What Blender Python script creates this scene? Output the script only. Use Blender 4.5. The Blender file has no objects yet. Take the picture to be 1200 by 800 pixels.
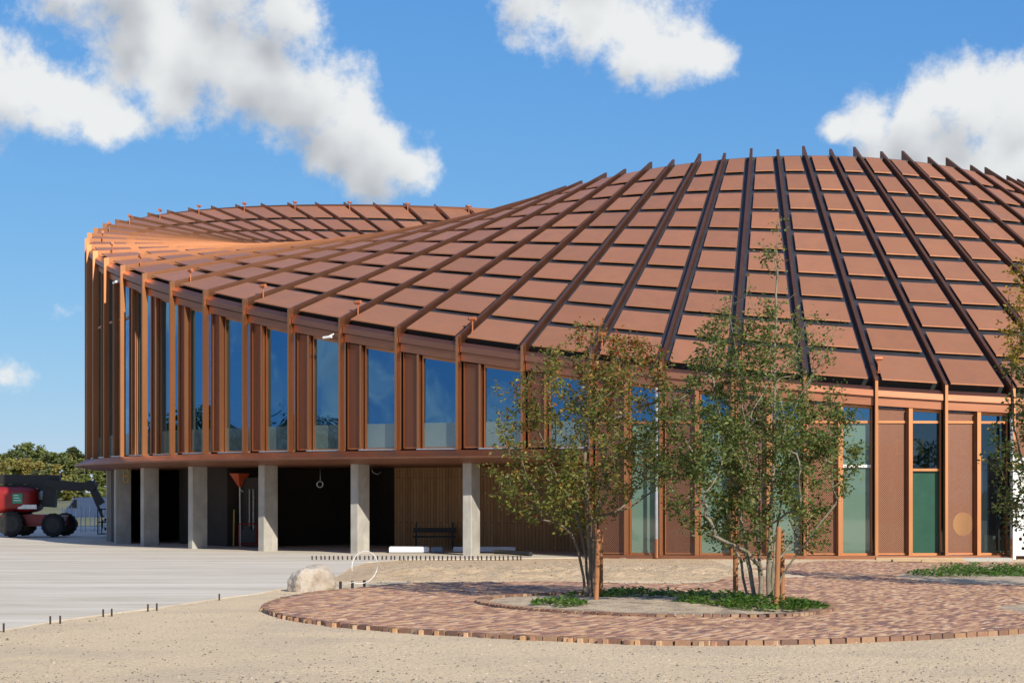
import bpy, bmesh, math, random
from math import sin, cos, pi, radians, sqrt, atan2, hypot
from mathutils import Vector, noise as mnoise
random.seed(7)
scene = bpy.context.scene
COL = scene.collection

# ------------------------------------------------------------------ helpers
def tag(o, label=None, cat=None, group=None, kind=None):
    if label: o['label'] = label
    if cat: o['category'] = cat
    if group: o['group'] = group
    if kind: o['kind'] = kind
    return o

def empty(name, loc, label=None, cat=None, group=None, rz=0.0):
    o = bpy.data.objects.new(name, None)
    COL.objects.link(o)
    o.empty_display_size = 0.2
    o.location = loc
    o.rotation_euler = (0, 0, rz)
    return tag(o, label, cat, group)

class MB:
    """collects polygons, links them as ONE mesh object"""
    def __init__(s):
        s.v = []; s.f = []; s.c = []; s.uv = []; s.m = []
        s.hascol = False; s.hasuv = False
    def poly(s, pts, col=None, uv=None, mi=0):
        n = len(s.v)
        s.v.extend([tuple(p) for p in pts])
        s.f.append(tuple(range(n, n + len(pts))))
        s.m.append(mi)
        if col is not None: s.hascol = True
        s.c.append(col or (1, 1, 1))
        if uv is not None: s.hasuv = True
        s.uv.append(uv)
    def hexa(s, p, col=None, mi=0):
        """p: 4 bottom points (counter-clockwise from above) then 4 top points"""
        for q in ((3, 2, 1, 0), (4, 5, 6, 7), (0, 1, 5, 4), (1, 2, 6, 5), (2, 3, 7, 6), (3, 0, 4, 7)):
            s.poly([p[i] for i in q], col, mi=mi)
    def box(s, x0, x1, y0, y1, z0, z1, col=None, mi=0):
        s.hexa([(x0, y0, z0), (x1, y0, z0), (x1, y1, z0), (x0, y1, z0),
                (x0, y0, z1), (x1, y0, z1), (x1, y1, z1), (x0, y1, z1)], col, mi)
    def tube(s, pts, rad, n=8, cap=True, col=None, mi=0):
        pts = [Vector(p) for p in pts]
        if not isinstance(rad, (list, tuple)): rad = [rad] * len(pts)
        rings = []
        up = None
        for i, p in enumerate(pts):
            d = (pts[min(i + 1, len(pts) - 1)] - pts[max(i - 1, 0)])
            if d.length < 1e-9: d = Vector((0, 0, 1))
            d.normalize()
            if up is None:
                up = Vector((0, 0, 1)) if abs(d.z) < .9 else Vector((1, 0, 0))
            a = d.cross(up)
            if a.length < 1e-6: a = d.orthogonal()
            a.normalize()
            b = a.cross(d).normalized()
            up = b
            base = len(s.v)
            for k in range(n):
                t = 2 * pi * k / n
                s.v.append(tuple(p + (a * cos(t) + b * sin(t)) * rad[i]))
            rings.append(base)
        for i in range(len(rings) - 1):
            for k in range(n):
                k2 = (k + 1) % n
                s.f.append((rings[i] + k, rings[i] + k2, rings[i + 1] + k2, rings[i + 1] + k))
                s.c.append(col or (1, 1, 1)); s.uv.append(None); s.m.append(mi)
        if cap:
            for r0, rev in ((rings[0], True), (rings[-1], False)):
                q = [r0 + k for k in range(n)]
                s.f.append(tuple(reversed(q)) if rev else tuple(q))
                s.c.append(col or (1, 1, 1)); s.uv.append(None); s.m.append(mi)
        if col is not None: s.hascol = True
    def build(s, name, mats, parent=None, smooth=False, loc=None):
        me = bpy.data.meshes.new(name)
        off = Vector(loc) if loc is not None else None
        vs = s.v if off is None else [tuple(Vector(p) - off) for p in s.v]
        me.from_pydata(vs, [], s.f)
        for m in (mats if isinstance(mats, (list, tuple)) else [mats]): me.materials.append(m)
        if any(s.m): me.polygons.foreach_set('material_index', s.m)
        if s.hascol:
            at = me.color_attributes.new('Col', 'FLOAT_COLOR', 'CORNER')
            buf = []
            for f, c in zip(s.f, s.c):
                buf.extend((c[0], c[1], c[2], 1.0) * len(f))
            at.data.foreach_set('color', buf)
        if s.hasuv:
            ul = me.uv_layers.new(name='UVMap')
            buf = []
            for f, u in zip(s.f, s.uv):
                if u is None: u = [(0, 0)] * len(f)
                for q in u: buf.extend(q)
            ul.data.foreach_set('uv', buf)
        if smooth: me.polygons.foreach_set('use_smooth', [True] * len(me.polygons))
        me.update()
        o = bpy.data.objects.new(name, me)
        COL.objects.link(o)
        if off is not None: o.location = off
        if parent is not None:
            o.parent = parent
            if loc is None:
                pl = parent_world(parent)
                o.location = -pl
            else:
                o.location = off - parent_world(parent)
        return o

def parent_world(p):
    v = Vector(p.location)
    while p.parent is not None:
        p = p.parent
        v += Vector(p.location)
    return v

def copy_tree(o, parent=None):
    c = o.copy(); COL.objects.link(c)
    if parent is not None: c.parent = parent
    for ch in list(o.children): copy_tree(ch, c)
    return c

# ------------------------------------------------------------------ materials
def newmat(name):
    m = bpy.data.materials.new(name)
    m.use_nodes = True
    nt = m.node_tree
    for n in list(nt.nodes): nt.nodes.remove(n)
    out = nt.nodes.new('ShaderNodeOutputMaterial')
    return m, nt, out

def N(nt, typ, **kw):
    n = nt.nodes.new(typ)
    for k, v in kw.items():
        if k.startswith('i_'):
            key = k[2:]
            key = int(key) if key.isdigit() else key.replace('_', ' ')
            n.inputs[key].default_value = v
        else: setattr(n, k, v)
    return n

def noisy(name, c1, c2, scale=5.0, rough=.7, metal=0.0, bump=0.0, bscale=None, detail=6.0, stretch=(1, 1, 1),
          spec=.5, c3=None, scale3=.6, vcol=False, distortion=0.0, coord='Object', str3=(1, 1, 1)):
    m, nt, out = newmat(name)
    b = N(nt, 'ShaderNodeBsdfPrincipled')
    b.inputs['Roughness'].default_value = rough
    b.inputs['Metallic'].default_value = metal
    b.inputs['Specular IOR Level'].default_value = spec
    tc = N(nt, 'ShaderNodeTexCoord')
    mp = N(nt, 'ShaderNodeMapping'); mp.inputs['Scale'].default_value = stretch
    nt.links.new(tc.outputs[coord], mp.inputs['Vector'])
    nz = N(nt, 'ShaderNodeTexNoise', i_Scale=scale, i_Detail=detail, i_Roughness=.62, i_Distortion=distortion)
    nt.links.new(mp.outputs[0], nz.inputs['Vector'])
    rp = N(nt, 'ShaderNodeValToRGB')
    rp.color_ramp.elements[0].position = .3; rp.color_ramp.elements[1].position = .7
    rp.color_ramp.elements[0].color = (*c1, 1); rp.color_ramp.elements[1].color = (*c2, 1)
    nt.links.new(nz.outputs['Fac'], rp.inputs[0])
    colout = rp.outputs[0]
    if c3 is not None:
        n3 = N(nt, 'ShaderNodeTexNoise', i_Scale=scale3, i_Detail=5.0, i_Roughness=.6)
        mp3 = N(nt, 'ShaderNodeMapping'); mp3.inputs['Scale'].default_value = str3
        nt.links.new(tc.outputs[coord], mp3.inputs['Vector']); nt.links.new(mp3.outputs[0], n3.inputs['Vector'])
        r3 = N(nt, 'ShaderNodeMapRange'); r3.inputs[1].default_value = .45; r3.inputs[2].default_value = .68
        nt.links.new(n3.outputs['Fac'], r3.inputs[0])
        mx = N(nt, 'ShaderNodeMix', data_type='RGBA')
        nt.links.new(r3.outputs[0], mx.inputs[0])
        nt.links.new(colout, mx.inputs[6]); mx.inputs[7].default_value = (*c3, 1)
        colout = mx.outputs[2]
    if vcol:
        at = N(nt, 'ShaderNodeVertexColor', layer_name='Col')
        mm = N(nt, 'ShaderNodeMix', data_type='RGBA', blend_type='MULTIPLY'); mm.inputs[0].default_value = 1
        nt.links.new(colout, mm.inputs[6]); nt.links.new(at.outputs[0], mm.inputs[7])
        colout = mm.outputs[2]
    nt.links.new(colout, b.inputs['Base Color'])
    if bump:
        nb = N(nt, 'ShaderNodeTexNoise', i_Scale=bscale or scale * 3, i_Detail=8.0, i_Roughness=.65)
        nt.links.new(mp.outputs[0], nb.inputs['Vector'])
        bp = N(nt, 'ShaderNodeBump', i_Strength=1.0, i_Distance=bump)
        nt.links.new(nb.outputs['Fac'], bp.inputs['Height'])
        nt.links.new(bp.outputs[0], b.inputs['Normal'])
    nt.links.new(b.outputs[0], out.inputs[0])
    return m

M = {}
M['panel'] = noisy('copper_panel', (.365, .155, .074), (.43, .185, .089), scale=.35, rough=.46, metal=.34, spec=.35, c3=(.36, .16, .083), scale3=2.2, bump=.003, bscale=9, vcol=True)
M['rib'] = noisy('copper_rib', (.27, .12, .062), (.34, .15, .078), scale=1.2, rough=.5, metal=1.0)
M['fin'] = noisy('copper_fin', (.42, .19, .088), (.53, .245, .115), scale=1.5, rough=.46, metal=1.0, stretch=(1, 1, .25))
M['fascia'] = noisy('copper_fascia', (.31, .135, .08), (.39, .175, .105), scale=1.0, rough=.43, metal=1.0, stretch=(.6, .6, 3))
M['membrane'] = noisy('roof_membrane', (.018, .019, .024), (.034, .036, .043), scale=2.5, rough=.55)
M['gutter'] = noisy('gutter_black', (.012, .012, .013), (.02, .02, .02), scale=3, rough=.6)
M['conc_col'] = noisy('column_concrete', (.33, .32, .29), (.45, .43, .39), scale=3.0, rough=.85, bump=.006, bscale=25, stretch=(1.5, 1.5, .5), c3=(.30, .285, .25), scale3=1.2)
M['yard'] = noisy('yard_concrete', (.46, .405, .31), (.60, .535, .42), scale=1.9, rough=.9, bump=.012, bscale=14, c3=(.66, .60, .49), scale3=1.0, str3=(.10, .8, 1), stretch=(.35, 1, 1))
M['soffit'] = noisy('soffit_brown', (.25, .11, .062), (.32, .145, .083), scale=1.0, rough=.48, metal=.9)
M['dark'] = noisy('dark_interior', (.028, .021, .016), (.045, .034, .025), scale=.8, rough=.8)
M['floorin'] = noisy('interior_floor', (.12, .11, .10), (.17, .16, .14), scale=2, rough=.6)
M['steel'] = noisy('galvanised_steel', (.45, .46, .48), (.6, .61, .62), scale=6, rough=.35, metal=.8)
M['white'] = noisy('white_paint', (.72, .72, .70), (.8, .8, .78), scale=4, rough=.55)
M['foam'] = noisy('foam_board', (.62, .66, .72), (.74, .77, .82), scale=3, rough=.8)
M['blackplastic'] = noisy('black_plastic', (.012, .012, .013), (.022, .022, .022), scale=9, rough=.5)
M['rubber'] = noisy('tyre_rubber', (.010, .010, .010), (.022, .021, .019), scale=8, rough=.85, bump=.01)
M['red'] = noisy('red_machine_paint', (.22, .009, .009), (.30, .015, .013), scale=3, rough=.4)
M['darksteel'] = noisy('dark_boom_steel', (.008, .008, .009), (.016, .015, .015), scale=4, rough=.5)
M['green'] = noisy('green_sticker', (.02, .30, .14), (.03, .36, .18), scale=5, rough=.5)
M['orange'] = noisy('orange_cap_paint', (.42, .13, .05), (.5, .17, .065), scale=6, rough=.4, metal=.2)
M['orange_red'] = noisy('orange_red_paint', (.5, .07, .02), (.62, .1, .03), scale=3, rough=.5)
M['stake'] = noisy('stake_wood', (.25, .105, .04), (.38, .175, .075), scale=3, rough=.8, bump=.004, bscale=20, stretch=(6, 6, .6))
M['timber'] = noisy('raw_timber', (.38, .26, .15), (.52, .37, .22), scale=4, rough=.8, bump=.004, stretch=(1, 5, 5))
M['pin'] = noisy('rusted_pin_steel', (.03, .022, .018), (.07, .045, .03), scale=20, rough=.7, metal=.3)
M['bark'] = noisy('grey_brown_bark', (.09, .07, .045), (.22, .18, .125), scale=14, rough=.9, bump=.006, bscale=40, stretch=(1, 1, .3))
M['barklight'] = noisy('pale_grey_bark', (.11, .095, .065), (.28, .245, .18), scale=14, rough=.9, bump=.006, bscale=40, stretch=(1, 1, .3))
M['sand'] = noisy('building_sand', (.51, .385, .22), (.90, .71, .455), scale=30, rough=.95, bump=.06, bscale=11, c3=(.58, .455, .295), scale3=.5, detail=10)
M['bank'] = noisy('bank_sand', (.50, .36, .205), (.66, .49, .30), scale=6, rough=.95, bump=.10, bscale=5, c3=(.46, .33, .185), scale3=1.6, detail=10)
M['bed'] = noisy('bed_sandy_soil', (.46, .355, .23), (.62, .50, .34), scale=9, rough=.95, bump=.04, bscale=14, c3=(.27, .2, .14), scale3=1.8, detail=10)
M['earth'] = noisy('far_earth_and_grass', (.10, .11, .05), (.17, .16, .08), scale=.4, rough=.95, bump=.05, bscale=3, c3=(.08, .10, .035), scale3=.1)
M['brick'] = noisy('clinker_brick', (.75, .75, .75), (1.0, 1.0, 1.0), scale=22, rough=.8, bump=.006, bscale=60, vcol=True)
M['joint'] = noisy('joint_sand', (.30, .23, .16), (.42, .33, .23), scale=30, rough=.95)
M['rock'] = noisy('boulder_granite', (.40, .34, .27), (.56, .50, .42), scale=6, rough=.9, bump=.09, bscale=6, c3=(.33, .25, .18), scale3=2.2, detail=10)
M['vanwhite'] = noisy('van_pale_paint', (.42, .46, .52), (.5, .54, .6), scale=1, rough=.35)
M['vanglass'] = noisy('van_dark_glass', (.02, .025, .03), (.03, .035, .04), scale=1, rough=.1)
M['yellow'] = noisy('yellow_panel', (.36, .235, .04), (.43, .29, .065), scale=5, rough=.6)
M['greendoor'] = noisy('green_door_paint', (.016, .07, .045), (.024, .09, .058), scale=2, rough=.25)
M['purple'] = noisy('dark_blue_interior', (.03, .035, .07), (.045, .05, .09), scale=1, rough=.7)
M['paleroom'] = noisy('pale_green_interior', (.30, .42, .36), (.38, .5, .44), scale=1, rough=.8)

def wood_mat():
    m, nt, out = newmat('vertical_board_cladding')
    b = N(nt, 'ShaderNodeBsdfPrincipled'); b.inputs['Roughness'].default_value = .75
    uv = N(nt, 'ShaderNodeUVMap')
    mp = N(nt, 'ShaderNodeMapping'); mp.inputs['Scale'].default_value = (1, 1, 1)
    nt.links.new(uv.outputs[0], mp.inputs[0])
    br = N(nt, 'ShaderNodeTexBrick')
    br.offset = .37; br.squash = 1
    rot = N(nt, 'ShaderNodeMapping'); rot.inputs['Rotation'].default_value = (0, 0, radians(90))
    nt.links.new(mp.outputs[0], rot.inputs[0]); nt.links.new(rot.outputs[0], br.inputs['Vector'])
    br.inputs['Scale'].default_value = 1; br.inputs['Brick Width'].default_value = 2.4; br.inputs['Row Height'].default_value = .13
    br.inputs['Mortar Size'].default_value = .006; br.inputs['Mortar'].default_value = (.02, .012, .007, 1)
    br.inputs['Color1'].default_value = (.62, .36, .16, 1); br.inputs['Color2'].default_value = (.44, .235, .095, 1)
    nz = N(nt, 'ShaderNodeTexNoise', i_Scale=3.0, i_Detail=6.0)
    mp2 = N(nt, 'ShaderNodeMapping'); mp2.inputs['Scale'].default_value = (9, .7, 1)
    nt.links.new(uv.outputs[0], mp2.inputs[0]); nt.links.new(mp2.outputs[0], nz.inputs['Vector'])
    mx = N(nt, 'ShaderNodeMix', data_type='RGBA', blend_type='MULTIPLY'); mx.inputs[0].default_value = .7
    nt.links.new(br.outputs[0], mx.inputs[6]); nt.links.new(nz.outputs['Fac'], mx.inputs[7])
    nt.links.new(mx.outputs[2], b.inputs['Base Color']); nt.links.new(b.outputs[0], out.inputs[0])
    return m
M['boards'] = wood_mat()

def glass_mat(name, tint, refl=.12, ior=2.0, wav=.014, gcol=(.24, .56, .95)):
    m, nt, out = newmat(name)
    tr = N(nt, 'ShaderNodeBsdfTransparent'); tr.inputs[0].default_value = (*tint, 1)
    gl = N(nt, 'ShaderNodeBsdfGlossy'); gl.inputs['Roughness'].default_value = .012
    gl.inputs[0].default_value = (*gcol, 1)
    tc = N(nt, 'ShaderNodeTexCoord')
    nz = N(nt, 'ShaderNodeTexNoise', i_Scale=.45, i_Detail=1.0)
    nt.links.new(tc.outputs['Object'], nz.inputs['Vector'])
    bp = N(nt, 'ShaderNodeBump', i_Strength=1.0, i_Distance=wav)
    nt.links.new(nz.outputs['Fac'], bp.inputs['Height']); nt.links.new(bp.outputs[0], gl.inputs['Normal'])
    fr = N(nt, 'ShaderNodeFresnel', i_IOR=ior)
    ad = N(nt, 'ShaderNodeMath', operation='ADD', use_clamp=True); ad.inputs[1].default_value = refl
    nt.links.new(fr.outputs[0], ad.inputs[0])
    mx = N(nt, 'ShaderNodeMixShader')
    nt.links.new(ad.outputs[0], mx.inputs[0]); nt.links.new(tr.outputs[0], mx.inputs[1]); nt.links.new(gl.outputs[0], mx.inputs[2])
    nt.links.new(mx.outputs[0], out.inputs[0])
    return m
M['glass'] = glass_mat('tinted_window_glass', (.45, .55, .55), refl=.24, ior=1.9)
M['glass_clear'] = glass_mat('ground_floor_glass', (.55, .66, .62), refl=.06, ior=1.7, gcol=(.5, .75, .95))

def frost_mat(name, c, refl, mixf=.62):
    m, nt, out = newmat(name)
    d = N(nt, 'ShaderNodeBsdfDiffuse'); d.inputs[0].default_value = (*c, 1)
    tr = N(nt, 'ShaderNodeBsdfTransparent'); tr.inputs[0].default_value = (.6, .75, .7, 1)
    m1 = N(nt, 'ShaderNodeMixShader'); m1.inputs[0].default_value = mixf
    nt.links.new(tr.outputs[0], m1.inputs[1]); nt.links.new(d.outputs[0], m1.inputs[2])
    gl = N(nt, 'ShaderNodeBsdfGlossy'); gl.inputs['Roughness'].default_value = .03
    m2 = N(nt, 'ShaderNodeMixShader'); m2.inputs[0].default_value = refl
    nt.links.new(m1.outputs[0], m2.inputs[1]); nt.links.new(gl.outputs[0], m2.inputs[2])
    nt.links.new(m2.outputs[0], out.inputs[0])
    return m
M['frost'] = frost_mat('frosted_green_glass', (.17, .29, .23), .14)
M['frost_low'] = frost_mat('frosted_balustrade_glass', (.22, .30, .28), .12, .30)

def mesh_mat():
    m, nt, out = newmat('perforated_copper_sheet')
    uv = N(nt, 'ShaderNodeUVMap')
    mp = N(nt, 'ShaderNodeMapping'); mp.inputs['Scale'].default_value = (1 / .062, 1 / .05, 1)
    nt.links.new(uv.outputs[0], mp.inputs[0])
    sp = N(nt, 'ShaderNodeSeparateXYZ'); nt.links.new(mp.outputs[0], sp.inputs[0])
    def mth(op, a, b=None):
        n = N(nt, 'ShaderNodeMath', operation=op)
        for i, q in enumerate((a, b)):
            if q is None: continue
            if isinstance(q, (int, float)): n.inputs[i].default_value = q
            else: nt.links.new(q, n.inputs[i])
        return n.outputs[0]
    cx = mth('COSINE', mth('MULTIPLY', sp.outputs[0], 2 * pi)); cy = mth('COSINE', mth('MULTIPLY', sp.outputs[1], 2 * pi))
    # two interleaved grids of slots: hole where |cos sum| is large
    h = mth('ABSOLUTE', mth('ADD', cx, cy))
    hole = mth('GREATER_THAN', h, .92)
    b = N(nt, 'ShaderNodeBsdfPrincipled'); b.inputs['Base Color'].default_value = (.31, .155, .10, 1)
    b.inputs['Metallic'].default_value = 1.0; b.inputs['Roughness'].default_value = .52
    tr = N(nt, 'ShaderNodeBsdfTransparent')
    mx = N(nt, 'ShaderNodeMixShader')
    nt.links.new(hole, mx.inputs[0]); nt.links.new(b.outputs[0], mx.inputs[1]); nt.links.new(tr.outputs[0], mx.inputs[2])
    nt.links.new(mx.outputs[0], out.inputs[0])
    return m
M['mesh'] = mesh_mat()

def leaf_mat(name, trans=.42, rough=.45):
    m, nt, out = newmat(name)
    at = N(nt, 'ShaderNodeVertexColor', layer_name='Col')
    b = N(nt, 'ShaderNodeBsdfPrincipled'); b.inputs['Roughness'].default_value = rough; b.inputs['Specular IOR Level'].default_value = .4
    nt.links.new(at.outputs[0], b.inputs['Base Color'])
    t = N(nt, 'ShaderNodeBsdfTranslucent')
    hs = N(nt, 'ShaderNodeHueSaturation'); hs.inputs['Value'].default_value = 1.5; hs.inputs['Saturation'].default_value = 1.1
    nt.links.new(at.outputs[0], hs.inputs['Color']); nt.links.new(hs.outputs[0], t.inputs[0])
    mx = N(nt, 'ShaderNodeMixShader'); mx.inputs[0].default_value = trans
    nt.links.new(b.outputs[0], mx.inputs[1]); nt.links.new(t.outputs[0], mx.inputs[2])
    nt.links.new(mx.outputs[0], out.inputs[0])
    return m
M['leaf'] = leaf_mat('leaf_surface')
M['stone'] = noisy('small_stone', (.8, .8, .8), (1, 1, 1), scale=30, rough=.95, vcol=True)
M['farleaf'] = leaf_mat('far_leaf_surface', trans=.3, rough=.7)

# ------------------------------------------------------------------ camera maths (solved from the photograph, metres)
FPX, HC, V0 = 2315.7, 1.8, 579.84
def gp(u, v):
    """photo pixel on the ground -> world X, Y"""
    y = FPX * HC / (v - V0)
    return ((u - 600) / FPX * y, y)

cam_d = bpy.data.cameras.new('camera'); cam = bpy.data.objects.new('camera', cam_d); COL.objects.link(cam)
cam.location = (0, 0, HC); cam.rotation_euler = (pi / 2, 0, 0)
cam_d.sensor_width = 36; cam_d.lens = FPX / 1200 * 36
cam_d.shift_y = (V0 - 400) / 1200
cam_d.clip_start = .1; cam_d.clip_end = 8000
scene.camera = cam

# ------------------------------------------------------------------ building geometry
X0, D0 = 10.4867, 82.9834
TH0, DTH, NR = -0.5202, 2 * pi / 86, 86
RI = 12.818
def TH(k): return TH0 + k * DTH
def RO(t): return 27.4771 + .6653 * cos(2 * (t + .795))
def ZE(t): return 11.2355 + 6.3548 * cos(t + 2.8424) + .1747 * cos(2 * (t + 1.7232))
def ZI(t): return 11.1089 + 3.0082 * cos(t - .0684) + .064 * cos(2 * (t + .9376))
def P(r, t, z): return Vector((X0 + r * sin(t), D0 - r * cos(t), z))
def TAN(t): return Vector((cos(t), sin(t), 0))
def roofline(t, s):
    ro = RO(t); r = ro + (RI - ro) * s
    return P(r, t, ZE(t) + (ZI(t) - ZE(t)) * s)
ZS = 3.14          # upper floor level
KFULL = 3          # from this fin to the right the facade stands on the ground

bld = empty('round_building', (X0, D0, 0), 'large round copper-brown building with ribbed undulating roof, partly raised on concrete columns', 'building')

def plate(mb, pts, t, th):
    """vertical plate: outline pts [(r, z)...] in the radial plane t, thickness th"""
    tv = TAN(t) * (th / 2)
    a = [P(r, t, z) - tv for r, z in pts]; b = [P(r, t, z) + tv for r, z in pts]
    mb.poly(a); mb.poly(list(reversed(b)))
    n = len(pts)
    for i in range(n):
        j = (i + 1) % n
        mb.poly([a[j], a[i], b[i], b[j]])

FD = .19   # fin depth
for k in range(-38, 48):
    t = TH(k); ro = RO(t); ze = ZE(t); zi = ZI(t)
    sl = (zi - ze) / (RI - ro)                    # dz per dr
    zt = lambda r: ze + (r - ro) * sl
    mb = MB()
    zb = ZS - .012 if k < KFULL else .05
    plate(mb, [(ro, zb), (ro, ze), (ro - FD, zt(ro - FD)), (ro - FD, zb)], t, .08)
    mb.build('fin', M['fin'], bld)
    mb = MB()
    re = RI - (.22 if k % 2 else 0.0)
    plate(mb, [(ro - FD - .003, zt(ro - FD)), (re, zt(re)), (re, zt(re) - .44), (ro - FD - .003, zt(ro - FD) - .44)], t, .095)
    mb.build('rib', M['rib'], bld)

# membrane under the panels, gutter, panels
mem = MB(); gut = MB(); ups = MB(); sof = MB()
def surf(ta, tb, w, s, dz, lat=0.0):
    """bilinear roof point between ribs ta and tb, w 0..1 across, lat = metres pulled in from the rib"""
    a = roofline(ta, s); b = roofline(tb, s)
    if lat:
        d = (b - a); L = d.length
        w = w + (1 - 2 * w) * lat / L
    p = a.lerp(b, w)
    p.z += dz
    return p
panels = []
for k in range(-38, 48):
    ta, tb = TH(k), TH(k + 1)
    ns = 12
    for i in range(ns):
        s0 = .035 + (.978 - .035) * i / ns; s1 = .035 + (.978 - .035) * (i + 1) / ns
        mem.poly([surf(ta, tb, 0, s0, -.21), surf(ta, tb, 1, s0, -.21), surf(ta, tb, 1, s1, -.21), surf(ta, tb, 0, s1, -.21)])
        sof.poly([surf(ta, tb, 0, s1, -.62), surf(ta, tb, 1, s1, -.62), surf(ta, tb, 1, s0, -.62), surf(ta, tb, 0, s0, -.62)])
    mem.poly([surf(ta, tb, 0, .978, -.62), surf(ta, tb, 1, .978, -.62), surf(ta, tb, 1, .978, -.10), surf(ta, tb, 0, .978, -.10)][::-1])
    gut.poly([surf(ta, tb, 0, .008, -.50), surf(ta, tb, 1, .008, -.50), surf(ta, tb, 1, .038, -.50), surf(ta, tb, 0, .038, -.50)])
    ups.poly([surf(ta, tb, 0, .038, -.50), surf(ta, tb, 1, .038, -.50), surf(ta, tb, 1, .034, -.205), surf(ta, tb, 0, .034, -.205)])
    for r in range(10):
        s0 = .030 + .0968 * r; s1 = s0 + .0968 - .0235
        if r == 0: s0 = .019
        if r == 9: s1 = .974
        LT = .205
        c = random.uniform(.89, 1.07)
        col = (c * random.uniform(.985, 1.015), c, c * random.uniform(.97, 1.03))
        j = random.uniform(-.006, .006)
        q = MB()
        up = -.085 + j
        q.hexa([surf(ta, tb, 0, s0, up - .035, LT), surf(ta, tb, 1, s0, up - .035, LT), surf(ta, tb, 1, s1, up - .035, LT), surf(ta, tb, 0, s1, up - .035, LT),
                surf(ta, tb, 0, s0, up, LT), surf(ta, tb, 1, s0, up, LT), surf(ta, tb, 1, s1, up, LT), surf(ta, tb, 0, s1, up, LT)], col)
        # projected size in the photo
        pr = []
        for i in (4, 5, 6, 7):
            pass
        tops = [surf(ta, tb, 0, s0, up, LT), surf(ta, tb, 1, s0, up, LT), surf(ta, tb, 1, s1, up, LT), surf(ta, tb, 0, s1, up, LT)]
        uvp = [(600 + FPX * p.x / p.y, V0 - FPX * (p.z - HC) / p.y) for p in tops]
        area = 0
        for i in range(4):
            x1, y1 = uvp[i]; x2, y2 = uvp[(i + 1) % 4]
            area += x1 * y2 - x2 * y1
        inside = all(0 < x < 1200 for x, y in uvp)
        area = -area / 2 if (inside and abs((k - 6)) < 16) else 0
        panels.append((area, q))
panels.sort(key=lambda a: -a[0])
for a, q in panels[:100]: q.build('roof_panel', M['panel'], bld)
rest = MB()
for a, q in panels[100:]:
    n = len(rest.v); rest.v += q.v; rest.f += [tuple(i + n for i in f) for f in q.f]
    rest.c += q.c; rest.uv += q.uv; rest.m += q.m
rest.hascol = True
tag(rest.build('roof_panel', M['panel'], bld), kind='stuff')
mem.build('roof_membrane', M['membrane'], bld)
gut.build('gutter', M['gutter'], bld)
ups.build('gutter_upstand', M['gutter'], bld)
sof.build('ceiling', M['dark'], bld)

# fascia boards under the eave, one per bay
def bayseg(t0, t1, w):
    return t0 + (t1 - t0) * w
def wallquad(mb, ta, tb, wa, wb, da, za, db, zb, uv=False):
    """strip between bay fractions wa..wb; lower line (depth da behind eave radius, height za(t)), upper (db, zb)"""
    t0, t1 = bayseg(ta, tb, wa), bayseg(ta, tb, wb)
    f = lambda z, t: z(t) if callable(z) else z
    pts = [P(RO(t0) - da, t0, f(za, t0)), P(RO(t1) - da, t1, f(za, t1)), P(RO(t1) - db, t1, f(zb, t1)), P(RO(t0) - db, t0, f(zb, t0))]
    u = None
    if uv:
        L = (pts[1] - pts[0]).length
        u0 = wa * 2.0
        u = [(u0, pts[0].z), (u0 + L, pts[1].z), (u0 + L, pts[2].z), (u0, pts[3].z)]
    mb.poly(pts, uv=u)
def bar(mb, ta, tb, wa, wb, d0, d1, za, zb):
    """solid curved-bay box between depths d0<d1 and heights"""
    t0, t1 = bayseg(ta, tb, wa), bayseg(ta, tb, wb)
    f = lambda z, t: z(t) if callable(z) else z
    q = []
    for zz in (za, zb):
        q += [P(RO(t0) - d0, t0, f(zz, t0)), P(RO(t1) - d0, t1, f(zz, t1)), P(RO(t1) - d1, t1, f(zz, t1)), P(RO(t0) - d1, t0, f(zz, t0))]
    mb.hexa(q)
ZH = lambda t: ZE(t) - .70      # window head
GL = .40                        # glass plane behind the eave radius
for k in range(-38, 48):
    ta, tb = TH(k), TH(k + 1)
    e = .028
    fb = MB()
    # sloping top strip, upper board, lower board set back
    t0, t1 = bayseg(ta, tb, e), bayseg(ta, tb, 1 - e)
    def pr(t):
        r = RO(t); z = ZE(t)
        return [(r - .28, z - .15), (r - .24, z - .145), (r - .095, z - .26), (r - .085, z - .43), (r - .17, z - .435), (r - .17, z - .69), (r - .52, z - .69), (r - .52, z - .45), (r - .28, z - .45)]
    A = [P(r, t0, z) for r, z in pr(t0)]; B = [P(r, t1, z) for r, z in pr(t1)]
    n = len(A)
    for i in range(n):
        j = (i + 1) % n
        fb.poly([A[i], A[j], B[j], B[i]])
    fb.poly(A[::-1]); fb.poly(B)
    fb.build('fascia', M['fascia'], bld)

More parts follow.
